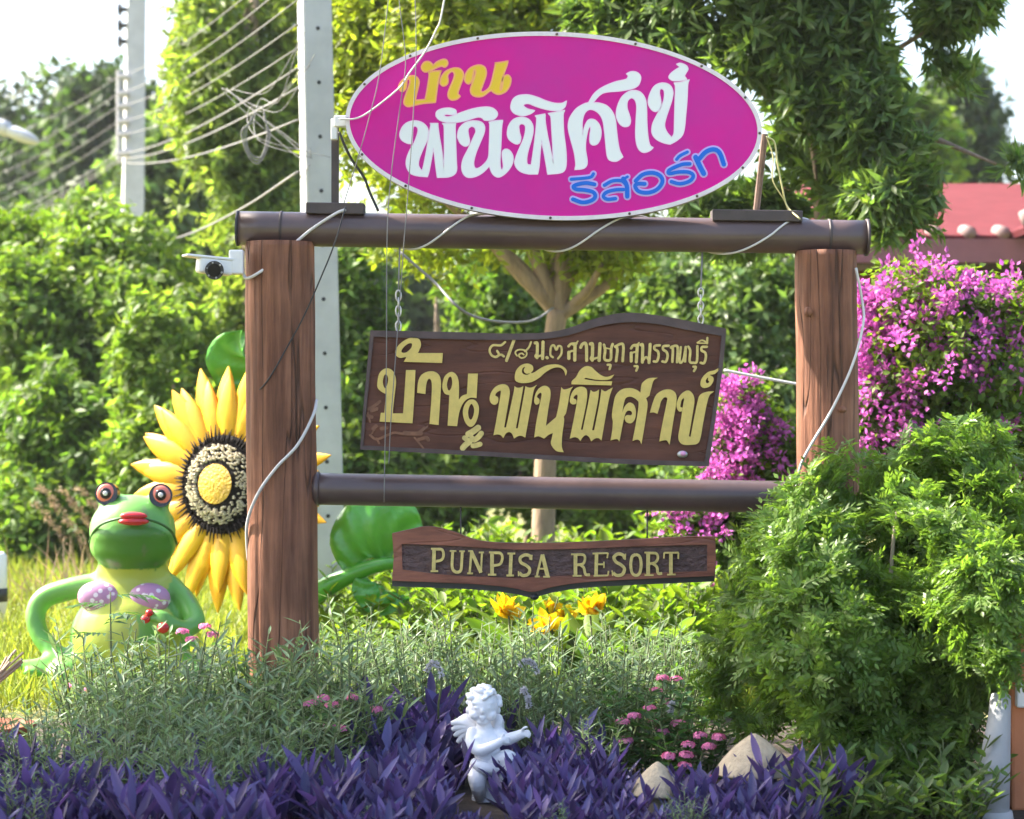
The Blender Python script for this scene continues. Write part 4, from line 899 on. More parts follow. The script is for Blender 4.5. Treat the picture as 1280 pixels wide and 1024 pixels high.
for k in range(85):
    dv = rdir(1)[0]
    if dv[2] < -.15 and dv[1] < .4: continue
    if dv[1] < -.25 and dv[2] < .38: continue
    hp_.append(('s', Ap(604, 880, .0) + Vector((dv[0] * ra(20.5), dv[1] * .05, dv[2] * ra(22))), (ra(rng.uniform(3.2, 5.6)), .010, ra(rng.uniform(2.6, 4.4))), Euler((0, rng.uniform(-1, 1), 0)).to_matrix()))
sculpt('curly_hair', hp_, .0026, M['plaster'], ch, 1)
for sgn, bx in ((-1, 596), (1, 618)):
    m = MB()
    for i, (tx, ty, wd) in enumerate(((-32, -4, 7), (-31, 4, 7), (-28, 12, 7), (-24, 20, 6.5), (-18, 27, 6), (-12, 32, 5.5), (-22, -10, 8))):
        k_ = 1 if sgn < 0 else -.35
        a = Ap(bx, 912, -.03); b = Ap(bx + tx * k_, 908 + ty, -.045 - .003 * i); mid = (a + b) / 2 + Vector((0, 0, ra(5)))
        m.add(*stube([a, mid, b], [ra(4), ra(wd), ra(2.5)], 6, 10))
    wg = m.build('wing', M['plaster'], ch, True)
m = MB(); m.add(*stube([Ap(590, 952, .03), Ap(604, 960, .045), Ap(622, 962, .045), Ap(632, 956, .04)], [ra(5), ra(8), ra(7), ra(4)], 6, 10)); m.build('draped_cloth', M['plaster'], ch, True)
m = MB(); m.add(*stube([Ap(612, 1008, -.03), Ap(612, 985, -.04), Ap(610, 968, -.03)], [ra(24), ra(21), ra(14)], 6, 14)); m.build('pedestal', M['plaster'], ch, True)

# ------------------------------------------------------------------ tan cone caps
def cone_cap(name, label, px, ptop, pbot, wpx, Y):
    s = K * Y; top = P(px, ptop, Y); zb = P(px, pbot, Y).z; e = empty(name, (top.x, Y, 0), label, 'garden ornament', 'tan pointed garden ornaments')
    hh = top.z - zb; rows = [(0, top.z), (.08, top.z - .025 * hh), (.30, top.z - .18 * hh), (.58, top.z - .43 * hh), (.84, top.z - .74 * hh), (1.0, zb), (.97, zb - .012), (.3, zb - .01)]
    V = []; F = []; n = 40; rad = wpx / 2 * s
    q = crom([(r_ * rad, z) for r_, z in rows], 4)
    for a, z in q:
        for i in range(n): t = 2 * math.pi * i / n; V.append((top.x + max(a, .0005) * math.cos(t), Y + max(a, .0005) * math.sin(t), z))
    for j in range(len(q) - 1):
        for i in range(n): F.append((j * n + i, (j + 1) * n + i, (j + 1) * n + (i + 1) % n, j * n + (i + 1) % n))
    m = MB(); m.add(V, F); m.build('cap', M['tan_stone'], e, True)
    m = MB(); m.add(*tube([(top.x, Y, 0), (top.x, Y, zb)], [rad * .45, rad * .38], 20)); m.build('stem', M['tan_stone'], e, True)
cone_cap('pointed_ornament', 'larger tan pointed stone cap beside the big green shrub', 943, 917, 962, 96, 6.42)
cone_cap('pointed_ornament', 'smaller tan pointed stone cap amid the purple leaves', 822, 952, 988, 66, 6.35)

# ------------------------------------------------------------------ house, wall, posts at right
def tile_mat():
    m = mat('roof_tiles', (.13, .030, .036), rough=.8, spec=.1, var=.22, vscale=5); t = m.node_tree; N = t.nodes
    tc = N.new('ShaderNodeTexCoord'); sx = N.new('ShaderNodeSeparateXYZ'); t.links.new(tc.outputs['Object'], sx.inputs[0])
    def wave(out, f):
        a = N.new('ShaderNodeMath'); a.operation = 'MULTIPLY'; a.inputs[1].default_value = f; t.links.new(out, a.inputs[0])
        b = N.new('ShaderNodeMath'); b.operation = 'FRACT'; t.links.new(a.outputs[0], b.inputs[0]); return b
    w1 = wave(sx.outputs['X'], 4.2); w2 = wave(sx.outputs['Y'], 3.6)
    s = N.new('ShaderNodeMath'); s.operation = 'ADD'; t.links.new(w1.outputs[0], s.inputs[0]); t.links.new(w2.outputs[0], s.inputs[1])
    bp = N.new('ShaderNodeBump'); bp.inputs['Strength'].default_value = 1; bp.inputs['Distance'].default_value = .05; t.links.new(s.outputs[0], bp.inputs['Height'])
    t.links.new(bp.outputs[0], N['Principled BSDF'].inputs['Normal']); return m
M['roof'] = tile_mat()
YH = 18.0
hx0 = gx(1070, YH); hx1 = hx0 + 9; ez = P(0, 298, YH).z
hs = empty('house', (hx0 + 3, YH + 3, 0), 'house with pink tiled roof and dark wall behind the bougainvillea', 'house')
m = MB(); m.add(*box((hx0 + 4.9, YH + 3.6, ez / 2 - .1), (4.3, 3.0, ez / 2 - .1))); m.build('wall', M['wall_dark'], hs)
m = MB(); m.add(*box((hx0 - .75, YH + 1.6, 1.2), (.42, .3, 1.2))); m.build('side_wall', M['wall_cream'], hs)
def slab(a, b, c, d, th):
    V = [Vector(v) for v in (a, b, c, d)]; n = (V[1] - V[0]).cross(V[3] - V[0]).normalized(); V2 = [v - n * th for v in V]
    return V + V2, [(0, 1, 2, 3), (7, 6, 5, 4), (0, 4, 5, 1), (1, 5, 6, 2), (2, 6, 7, 3), (3, 7, 4, 0)]
ridge = ez + .78
m = MB(); m.add(*slab((hx0 - 1.0, YH - .3, ez), (hx1 + 1, YH - .3, ez), (hx1 - 1.5, YH + 3.6, ridge), (hx0 - .2, YH + 3.6, ridge), .06))
m.add(*slab((hx1 + 1, YH + 7.5, ez), (hx0 - 1.0, YH + 7.5, ez), (hx0 - .2, YH + 3.6, ridge), (hx1 - 1.5, YH + 3.6, ridge), .06))
rf = m.build('roof', M['roof'], hs)
m = MB()
for i in range(40): # row of end tiles along the eave
    x = hx0 - 1.0 + i * .26; m.add(*tube([(x, YH - .36, ez + .015), (x, YH - .1, ez + .05)], .05, 10))
m.build('eave_tile', M['tile_end'], rf, True)
gxr = gx(1238, YH + .4)
m = MB(); ap = ez + .95
m.add(*slab((gxr, YH - .8, ez + .02), (gxr + 2.0, YH - .8, ap), (gxr + 2.0, YH + 4, ap), (gxr, YH + 4, ez + .02), .05)); m.add(*slab((gxr + 4.0, YH + 4, ez + .02), (gxr + 2.0, YH + 4, ap), (gxr + 2.0, YH - .8, ap), (gxr + 4.0, YH - .8, ez + .02), .05))
m.build('porch_roof', M['roof'], hs)
m = MB(); m.add(*tube([(gxr - .02, YH - .85, ez + .07), (gxr + 2.0, YH - .85, ap + .05)], .07, 8)); m.add(*tube([(gxr + 4.02, YH - .85, ez + .07), (gxr + 2.0, YH - .85, ap + .05)], .07, 8)); m.build('ridge_cap', M['tile_end'], rf, True)
fz0 = P(0, 327, YH).z
m = MB(); m.add(*box((hx0 + 4.5, YH - .33, (ez + fz0) / 2 - .03), (5.5, .03, (ez - fz0) / 2))); m.build('fascia', M['fascia'], hs)
m = MB(); m.add(*box((hx0 + 4.5, YH + .1, fz0 - .02), (5.4, .4, .02))); m.build('soffit', M['wall_dark'], hs)
m = MB()
for i in range(4):
    x = hx0 + 1.1 + i * 1.9; m.add(*box((x, YH + .57, 1.35), (.5, .02, .55)))
wn = m.build('window', M['black'], hs)

ow = empty('orange_wall', (gx(1310, 6.6), 6.6, 0), 'orange painted garden wall at the right edge', 'wall')
m = MB(); a = gx(1264, 6.6); zt = P(0, 792, 6.6).z; m.add(*box((a + .5, 6.75, zt / 2), (.5, .15, zt / 2))); bevel_obj(m.build('wall_body', M['orange_wall'], ow), .01)
m = MB(); m.add(*box((a + .51, 6.75, zt + .03), (.55, .19, .03))); bevel_obj(m.build('coping', M['fascia'], ow), .006)
m = MB(); m.add(*box((a + .035, 6.585, P(0, 868, 6.6).z), (.025, .017, .035))); bevel_obj(m.build('light_switch_box', M['cam_white'], ow), .005)
gp = empty('grey_post', (gx(1240, 6.45), 6.45, 0), 'grey tapered concrete post beside the orange wall', 'post')
m = MB(); m.add(*tube([(gx(1238, 6.45), 6.45, 0), P(1244, 950, 6.45), P(1249, 900, 6.47), P(1251, 870, 6.5)], [.052, .042, .032, .028], 18)); m.build('shaft', M['grey_post'], gp, True)
m = MB(); m.add(*tube([(gx(1238, 6.45), 6.45, 0), (gx(1238, 6.45), 6.45, .03)], [.066, .06], 18)); m.build('foot', M['grey_post'], gp, True)

# planter, guide post, dry stalks at left
YP = 7.3; pe = empty('terracotta_planter', (gx(-15, YP), YP, 0), 'terracotta planter rim at the left edge among plants', 'planter')
m = MB(); zt = P(0, 905, YP).z; cx = gx(-15, YP); V = []; F = []; n = 36
for r_, z in ((.10, 0), (.135, zt - .03), (.15, zt - .03), (.152, zt), (.125, zt), (.12, zt - .03)):
    for i in range(n): t = 2 * math.pi * i / n; V.append((cx + r_ * math.cos(t), YP + r_ * math.sin(t), z))
for j in range(5):
    for i in range(n): F.append((j * n + i, j * n + (i + 1) % n, (j + 1) * n + (i + 1) % n, (j + 1) * n + i))
F.append(tuple(5 * n + i for i in range(n))); m.add(V, F); m.build('pot', M['terracotta'], pe, True)
m = MB(); m.add(*tube([(cx, YP, zt - .035), (cx, YP, zt - .028)], .12, 24)); m.build('potting_soil', M['soil'], pe)
ge = empty('guide_post', (gx(-4, 12), 12, 0), 'white guide post with a black band at the left edge', 'guide post')
zt = P(0, 690, 12).z
m = MB(); m.add(*tube([(gx(-4, 12), 12, 0), (gx(-4, 12), 12, zt - .02), (gx(-4, 12), 12, zt)], [.055, .052, .035], 16)); m.build('post_body', M['cam_white'], ge, True)
m = MB(); m.add(*tube([(gx(-4, 12), 12, P(0, 752, 12).z), (gx(-4, 12), 12, P(0, 735, 12).z)], .056, 16)); m.build('black_band', M['blackm'], ge, True)
m = MB()
for k in range(14):
    a = P(-22 + rng.uniform(-10, 8), 870, 7.5); b = P(20 + rng.uniform(-22, 12), 812 + rng.uniform(-8, 22), 7.5 + rng.uniform(-.05, .05)); m.add(*tube([a, b], .0045, 5))
tag(m.build('dry_stalks', M['twig'], None, loc=P(-15, 880, 7.5)), 'bundle of cut dry stalks at the left edge beside the frog', 'dry stalks')

# ------------------------------------------------------------------ background trees and hedges
def tree(name, label, cat, leafm, blobs, shoots, per, L, Wd, trunk=None, bark=None, group=None, base=None, **kw):
    Bs = blobs; b = base if base is not None else (Bs[0][0][0], Bs[0][0][1], 0)
    e = empty(name, b, label, cat, group)
    V, Q = foliage_geo(Bs, shoots, per, L, Wd, **kw); link_mesh('crown', np_mesh('crown', V, Q), leafm, e)
    paths = list(trunk or [])
    if not trunk:
        paths = [([Vector(b), Vector((b[0] + .05, b[1], Bs[0][0][2] * .6)), Vector(Bs[0][0])], [.045, .03, .012])]
    for c, r_ in Bs[:6]:
        s = paths[0][0][-1]; paths.append(([Vector(s), (Vector(s) + Vector(c)) / 2 + Vector((0, 0, .05)), Vector(c)], [paths[0][1][-1] * .8, paths[0][1][-1] * .5, .006]))
    limb_mb(paths).build('trunk', bark or M['bark'], e, True)
    return e
# centre tree with a pale forked trunk
Yc = 13.0
tr = [([Vector((gx(676, Yc), Yc, 0)), P(682, 560, Yc), P(690, 440, Yc), P(697, 388, Yc)], [.075, .062, .056, .06]),
      ([P(697, 390, Yc), P(700, 350, Yc), P(704, 300, Yc), P(710, 200, Yc)], [.055, .04, .035, .02]), ([P(695, 392, Yc), P(672, 368, Yc), P(645, 342, Yc), P(600, 290, Yc)], [.04, .032, .026, .015]),
      ([P(700, 392, Yc), P(725, 378, Yc), P(765, 350, Yc), P(800, 300, Yc)], [.05, .038, .028, .014]), ([P(712, 384, Yc), P(735, 362, Yc - .1), P(752, 330, Yc - .2)], [.03, .025, .015])]
tree('garden_tree', 'yellow green tree with pale forked trunk behind the hanging board', 'tree', M['lv_yellow'],
     [B(570, 110, 13, 120, 110), B(480, 190, 13, 75, 75), B(690, 50, 13.3, 140, 110), B(760, 210, 13.2, 110, 90), B(590, 285, 13, 150, 45), B(720, 300, 13, 100, 36), B(470, 60, 13.2, 70, 90), B(620, 190, 13.4, 170, 70), B(600, -90, 13.2, 190, 110)],
     8200, 9, .08, .030, trunk=tr, bark=M['bark_tan'], base=(gx(676, Yc), Yc, 0), f=4.2, gap=-.05, droop=.2, inner=.3)
# dark tree at right with long leaves in rosettes
Yd = 11.3; tb = (gx(1040, Yd), Yd, 0)
tr = [([Vector(tb), P(1042, 420, Yd), P(1030, 250, Yd), P(1010, 140, Yd)], [.085, .075, .06, .045]), ([P(1030, 260, Yd), P(1090, 215, 11), P(1180, 205, 10.7)], [.03, .02, .008]), ([P(1034, 280, Yd), P(1080, 268, 10.9), P(1150, 285, 10.6)], [.035, .022, .01]), ([P(1015, 160, Yd), P(1080, 90, 11), P(1190, 20, 10.8)], [.03, .018, .006]), ([P(1012, 160, Yd), P(930, 90, 11.2), P(860, 40, 11.3)], [.04, .03, .012])]
tree('mango_like_tree', 'dark green tree with long drooping leaves above the right post', 'tree', M['lv_dark'],
     [B(870, 50, 11.3, 110, 70), B(800, 20, 11.4, 80, 60), B(940, 110, 11.2, 80, 70), B(1020, 225, 11, 60, 50), B(1245, 205, 10.6, 30, 18), B(1090, 225, 10.8, 60, 40), B(1150, 110, 10.8, 60, 50), B(1010, 60, 11, 120, 80), B(1115, 40, 10.8, 74, 54), B(1195, 4, 10.8, 44, 26), B(1075, 150, 10.8, 95, 58), B(1185, 200, 10.6, 70, 40), B(1122, 245, 10.5, 56, 26), B(1125, 284, 10.5, 40, 10), B(965, 170, 11.2, 62, 62), B(925, 275, 11.5, 70, 36), B(1225, 228, 10.6, 20, 12), B(1000, -80, 11, 220, 70), B(905, 140, 11.3, 60, 60)],
     5200, 13, .105, .025, trunk=tr, base=tb, rosette=True, f=4.5, gap=-.12, droop=.12, spread=.95, up=.3)
# bright column tree at left
Yl = 19.0; tb = (gx(318, Yl), Yl, 0)
tree('column_tree', 'tall bright leafy tree left of the near concrete pole', 'tree', M['lv_left'],
     [B(300, 40, 19, 70, 80), B(285, 140, 19, 62, 80), B(292, 240, 19, 68, 80), B(300, 330, 19, 62, 70), B(312, 430, 19, 56, 70), B(330, -60, 19, 95, 80), B(262, 70, 19.3, 38, 60), B(345, 200, 19.4, 40, 130), B(320, 540, 19.2, 62, 70)],
     3600, 10, .115, .044, trunk=[([Vector(tb), P(316, 420, Yl), P(312, 180, Yl), P(318, 0, Yl)], [.09, .08, .06, .04])], base=tb, f=3.2, gap=-.04, droop=.3, up=.1, inner=.25)
# left hedge bushes
for lab, bl, n, mt in (('broad bright bush under the wires at the left edge', [B(40, 420, 18, 85, 90), B(20, 520, 18, 90, 110), B(30, 620, 17.7, 90, 70)], 1900, 'lv_hedge'),
                   ('tall bush with large leaves below the distant pole', [B(150, 350, 18.5, 75, 75), B(170, 440, 18, 70, 90), B(120, 300, 18.8, 45, 45)], 1700, 'lv_hedge'),
                   ('dense low bush behind the frog statue', [B(110, 560, 17, 95, 90), B(140, 650, 16.8, 95, 60), B(70, 660, 16.6, 80, 50)], 2100, 'lv_mid'),
                   ('upright bush left of the sunflower statue', [B(215, 470, 16.5, 55, 90), B(225, 580, 16.3, 65, 90), B(250, 660, 16.3, 70, 60)], 1500, 'lv_hedge'),
                   ('yellowish bush top at far left edge', [B(10, 340, 19, 60, 50), B(60, 330, 19.5, 45, 40)], 900, 'lv_lime')):
    tree('bush', lab, 'bush', M[mt], bl, int(n * 1.5), 11, .098, .046, group='bushes of the left hedge', f=3.4, gap=-.05, droop=.2, inner=.3)
# centre hedge
for lab, bl, n, mt in (('dark bush behind the near concrete pole and hanging board', [B(430, 400, 16.8, 70, 90), B(450, 520, 16.6, 70, 90), B(430, 620, 16.4, 80, 60)], 1600, 'lv_mid'),
                   ('leafy bush behind the left half of the hanging board', [B(545, 380, 17, 75, 75), B(560, 500, 16.8, 80, 90), B(540, 610, 16.5, 80, 60)], 1600, 'lv_mid'),
                   ('leafy bush behind the pale forked trunk', [B(660, 390, 17.2, 75, 75), B(670, 510, 17, 80, 90), B(650, 610, 16.5, 80, 55)], 1600, 'lv_mid'),
                   ('leafy bush behind the right half of the hanging board', [B(780, 380, 17.2, 75, 75), B(790, 500, 17, 80, 90), B(770, 610, 16.4, 80, 55)], 1600, 'lv_mid'),
                   ('dark bush between the hanging board and right post', [B(890, 370, 16.5, 75, 70), B(950, 400, 16, 55, 80), B(900, 480, 16.2, 80, 80), B(960, 520, 15.8, 60, 70), B(880, 600, 16, 80, 60)], 2200, 'lv_dark')):
    tree('bush', lab, 'bush', M[mt], bl, int(n * 1.4), 11, .092, .042, group='bushes of the centre hedge', f=3.6, gap=-.02, droop=.2, inner=.3)
# far trees
for lab, bl, n, mt, L in (('hazy round tree far behind the wires at upper left', [B(60, 160, 44, 62, 55), B(40, 220, 44, 80, 70), B(90, 240, 43, 70, 70)], 3000, 'lv_far', .28),
                   ('hazy tree right of the round one at upper left', [B(135, 160, 41, 45, 50), B(140, 240, 41, 60, 70)], 2000, 'lv_far', .28),
                   ('dark olive tree between distant pole and column tree', [B(205, 240, 30, 42, 70), B(215, 330, 30, 50, 70)], 1700, 'lv_dark', .2),
                   ('pale distant tree above the pink roof', [B(1248, 130, 36, 42, 50), B(1215, 150, 36, 28, 55), B(1270, 190, 36, 50, 60)], 2200, 'lv_far', .24),
                   ('lime green tree top glimpsed through the dark tree', [B(1110, 200, 30, 70, 60), B(1060, 160, 30, 60, 70)], 1500, 'lv_lime', .2)):
    tree('distant_tree', lab, 'tree', M[mt], bl, n, 8, L, L * .5, group='distant trees', f=.9, gap=-.2)
bl = []
for k in range(26):
    px = -150 + k * 62; bl.append(B(px, 430 + 40 * math.sin(k * 1.7), 38 + 3 * math.sin(k * 2.3), 60, 110 + 30 * math.sin(k)))
    bl.append(B(px + 30, 560, 36, 60, 80))
V, Q = foliage_geo(bl, 9000, 8, .34, .17, f=.8, gap=-.3)
tag(link_mesh('wooded_backdrop', np_mesh('wooded_backdrop', V, Q), M['lv_far']), 'far belt of trees behind the garden', 'woodland', kind='stuff')
# shade trees standing beside the garden to the left of the view
for lab, b, bl, n in (('tall shade tree standing left of the garden bed', (-5.0, 7.2, 0), [((-4.6, 6.9, 4.1), (1.5, .9, .9)), ((-3.4, 6.5, 4.0), (.9, .8, .6)), ((-2.6, 6.2, 4.2), (.6, .6, .35)), ((-3.9, 7.9, 4.3), (.9, .7, .5))], 2200),
                      ('second shade tree standing nearer the camera', (-5.0, 5.6, 0), [((-4.4, 5.7, 3.9), (1.2, .8, .9)), ((-3.2, 5.8, 4.0), (1.0, .6, .6))], 1500)):
    tree('shade_tree', lab, 'tree', M['lv_mid'], bl, n, 10, .13, .06, group='shade trees beside the bed', base=b, trunk=[([Vector(b), Vector((b[0] + .1, b[1], 1.6)), Vector(bl[0][0]) - Vector((0, 0, .5))], [.12, .10, .07])], f=2.0, gap=-.45)

# ------------------------------------------------------------------ bougainvillea
def bougain(name, label, base, leafblobs, flowerblobs, nl, nf, group):
    e = empty(name, base, label, 'flowering shrub', group)
    V, Q = foliage_geo(leafblobs, nl, 8, .055, .03, f=4, gap=-.25); link_mesh('foliage', np_mesh('foliage', V, Q), M['lv_mid'], e)
    V, Q = foliage_geo(flowerblobs, nl // 3, 6, .042, .022, f=5, gap=-.2, inner=.6); link_mesh('young_leaves', np_mesh('young_leaves', V, Q), M['lv_lime'], e)
    ps, ns = blob_shoots(flowerblobs, nf // 9, 6.0, -.3, .35); p = []; nr = []
    for q, v in zip(ps, ns): # an arching spray of papery bracts
        ax = unit(v * .6 + np.array([0, -.1, .5]) + rng.normal(size=3) * .5); ln = rng.uniform(.08, .26); kk = rng.integers(4, 12); t = rng.random(kk)
        p.append(q + ax * (t * ln)[:, None] - np.array([0, 0, 1]) * (t * t * ln * .35)[:, None] + rng.normal(size=(kk, 3)) * .016); nr.append(np.tile(ax, (kk, 1)))
    p = np.concatenate(p); nr = np.concatenate(nr); k = 7
    P_ = np.repeat(p, k, 0); n = len(P_); rd = rdir(n); base_ = P_ + rd * .022 + rng.normal(size=(n, 3)) * .008
    V, Q = leaf_geo(base_, unit(rd + np.repeat(nr, k, 0) * .5), rdir(n), .026 * rng.uniform(.7, 1.3, n), .021, .3, .1)
    link_mesh('blossom', np_mesh('blossom', V, Q), M['bract'], e)
    paths = []
    for c, r_ in leafblobs[:6]: paths.append(([Vector(base), (Vector(base) + Vector(c)) / 2 + Vector((.05, 0, .1)), Vector(c) + Vector((0, 0, r_[2] * .5))], [.03, .02, .005]))
    limb_mb(paths).build('stem', M['bark'], e, True)
bougain('bougainvillea', 'large magenta bougainvillea in front of the house at right', (gx(1190, 9.8), 9.8, 0),
        [B(1190, 500, 9.8, 105, 80), B(1120, 520, 9.8, 60, 100), B(1260, 540, 9.9, 60, 70), B(1200, 420, 9.9, 90, 60), B(1180, 600, 9.9, 110, 60), B(1200, 700, 9.9, 100, 100)],
        [B(1170, 400, 9.7, 100, 45), B(1140, 360, 9.7, 60, 22), B(1240, 370, 9.7, 45, 26), B(1110, 480, 9.6, 42, 50), B(1230, 460, 9.6, 60, 30), B(1272, 400, 9.7, 26, 44), B(1276, 490, 9.7, 20, 30), B(1120, 440, 9.65, 60, 60), B(1235, 410, 9.7, 60, 40), B(1190, 440, 9.55, 70, 34), B(1098, 520, 9.6, 32, 62), B(1160, 385, 9.7, 40, 35), B(1110, 380, 9.7, 34, 24), B(1180, 565, 9.55, 52, 22), B(1165, 600, 9.5, 35, 30), B(1265, 560, 9.6, 28, 40), B(1268, 660, 9.6, 18, 30)], 3200, 1400, 'magenta bougainvilleas')
bougain('bougainvillea', 'smaller pink bougainvillea between hanging board and right post', (gx(935, 10.3), 10.3, 0),
        [B(940, 570, 10.3, 50, 50), B(970, 610, 10.3, 45, 50), B(880, 650, 10.3, 45, 45), B(930, 680, 10.3, 60, 60)],
        [B(920, 530, 10.2, 38, 38), B(905, 580, 10.15, 26, 40), B(965, 565, 10.2, 35, 24), B(940, 505, 10.2, 22, 18), B(985, 575, 10.2, 16, 24), B(862, 655, 10.1, 26, 20)], 1100, 620, 'magenta bougainvilleas')

# ------------------------------------------------------------------ big feathery shrub at right (in front of the right post)
def frond_geo(base, d, nrm, L, nl=9, lw=.0105):
    """pinnate leaves made of paired leaflets"""
    n = len(base); d = unit(d); s = unit(np.cross(d, nrm)); u = np.cross(s, d); parts = []
    L = np.broadcast_to(L, n)
    for k in range(nl):
        t = (k // 2 + 1) / (nl // 2 + 1); side = 1 if k % 2 else -1
        if k == nl - 1: side = 0; t = 1
        b = base + d * (L * t)[:, None] - u * (L * .35 * t * t)[:, None]
        dv = unit(d * .75 + s * side * .85 - u * .25 + rng.normal(size=(n, 3)) * .12)
        ll = L * .42 * (1 - .35 * abs(t - .45)); parts.append(leaf_geo(b, dv, u + rng.normal(size=(n, 3)) * .15, ll, lw * rng.uniform(.8, 1.3, n), .2, .18))
    st = blade_geo(base, d, nrm, L, .003, 3, .7, .1, prof=[1, 1, 1, 1]); parts.append(st)
    return join(parts)
YR = 6.95
es = empty('feathery_shrub', (gx(1080, YR), YR, 0), 'big feathery green shrub covering the foot of the right post', 'shrub')
rb = [B(1075, 620, 7.0, 85, 50, .26), B(1170, 620, 7.05, 75, 60, .24), B(1015, 700, 6.95, 66, 52, .26), B(1100, 710, 6.8, 120, 80, .32), B(1210, 700, 6.95, 70, 85, .28), B(965, 795, 6.95, 52, 62, .22), B(1030, 800, 6.75, 105, 70, .3), B(1150, 800, 6.8, 100, 70, .3), B(1200, 805, 6.95, 48, 55, .22), B(935, 865, 7.0, 46, 44, .18), B(1000, 880, 6.8, 75, 45, .22), B(1175, 880, 6.9, 45, 55, .2), B(1090, 900, 6.95, 90, 50, .25), B(1230, 570, 7.1, 24, 24, .1), B(925, 850, 6.95, 40, 46, .16), B(1060, 935, 6.75, 70, 45, .18), B(1150, 940, 6.7, 60, 45, .16), B(1232, 760, 6.5, 30, 60, .12), B(1225, 840, 6.4, 22, 34, .1)]
p, nr = blob_shoots(rb, 2000, 8, -.03, .45); per = 9
ax = unit(nr * .8 + np.array([0, -.1, .45]) + rng.normal(size=p.shape) * .35); P_ = np.repeat(p, per, 0); A_ = np.repeat(ax, per, 0); n = len(P_)
rd = rng.normal(size=(n, 3)); rd = unit(rd - A_ * (rd * A_).sum(1, keepdims=True)); tt = np.tile(np.linspace(0, 1, per), len(p))[:, None]
V, Q = frond_geo(P_ + A_ * tt * .05, unit(A_ * .75 + rd * .7 + np.array([0, 0, -.05])), unit(A_ + rng.normal(size=(n, 3)) * .2), .066 * rng.uniform(.7, 1.2, n), 9, .0105)
link_mesh('foliage', np_mesh('foliage', V, Q), M['lv_shrub'], es)
paths = []; b0_ = Vector((gx(1090, YR), YR + .05, 0))
for i, (px, py, dy) in enumerate(((1000, 800, -.1), (1060, 720, -.1), (1120, 640, 0), (1180, 720, 0), (1210, 820, 0), (960, 820, -.1), (1150, 860, -.15), (1100, 900, -.2), (1230, 620, .05))):
    e_ = P(px, py, YR + dy); q = b0_ + Vector((rng.uniform(-.12, .12), rng.uniform(-.08, .05), 0)); paths.append(([q, q.lerp(e_, .45) + Vector((rng.uniform(-.05, .05), 0, .04)), e_], [.016, .011, .004]))
for k in range(26):
    a = P(1085 + rng.uniform(-50, 80), 930 + rng.uniform(-40, 20), YR - .12 + rng.uniform(-.05, .1)); b = a + Vector((rng.uniform(-.14, .14), rng.uniform(-.08, .08), rng.uniform(.02, .14))); paths.append(([a, (a + b) / 2 + Vector((0, 0, .02)), b], [.004, .003, .001]))
for k in range(22):
    a = P(1228 + rng.uniform(-15, 20), 625 + rng.uniform(-15, 10), 7.25); b = a + Vector((rng.uniform(.0, .12), rng.uniform(-.05, .05), rng.uniform(-.04, .13))); paths.append(([a, (a + b) / 2 + Vector((0, 0, .02)), b], [.004, .003, .001]))
limb_mb(paths, 6).build('stem', M['twig'], es, True)

# ------------------------------------------------------------------ grass, ground plants behind the bed
n = 46000; gxs = rng.uniform(-5.5, 2.2, n); gys = 8.6 + 9 * rng.random(n) ** 1.4
ok = (gxs > -.24 * gys - .6) & (gxs < .1 * gys + .5); gxs = gxs[ok]; gys = gys[ok]; n = len(gxs)
base = np.stack([gxs, gys, np.zeros(n)], 1); d = unit(np.stack([rng.normal(size=n) * .35, rng.normal(size=n) * .35, np.ones(n)], 1))
V, Q = leaf_geo(base, d, rdir(n), rng.uniform(.07, .20, n), .010, .2, .25)
tag(link_mesh('grass', np_mesh('grass', V, Q), M['grass']), 'sunlit rough grass behind the frog and sign', 'grass', kind='stuff')
pe_ = empty('plume_grass', (gx(75, 13), 13, 0), 'tuft of dry reddish plume grass left of the frog', 'grass tuft')
m_ = []; nn = 60
b = np.stack([gx(85, 13) + rng.normal(size=nn) * .14, 13 + rng.normal(size=nn) * .12, np.zeros(nn)], 1); dd = unit(np.stack([rng.normal(size=nn) * .4 - .25, rng.normal(size=nn) * .2, np.ones(nn)], 1))
V, Q = blade_geo(b, dd, rdir(nn), rng.uniform(.25, .55, nn), .008, 5, .6, .2); link_mesh('blades', np_mesh('blades', V, Q), M['drygrass'], pe_)
nn = 900; k = rng.integers(0, 10, nn); tt = rng.random(nn); o_ = np.stack([gx(40, 13) + k * .035 + tt * .12, 13 + rng.normal(size=nn) * .02, .62 + .1 * np.sin(k * 2.1) - tt * tt * .14], 1)
V, Q = leaf_geo(o_, rdir(nn), rdir(nn), .03, .006); link_mesh('plume', np_mesh('plume', V, Q), M['drygrass'], pe_)
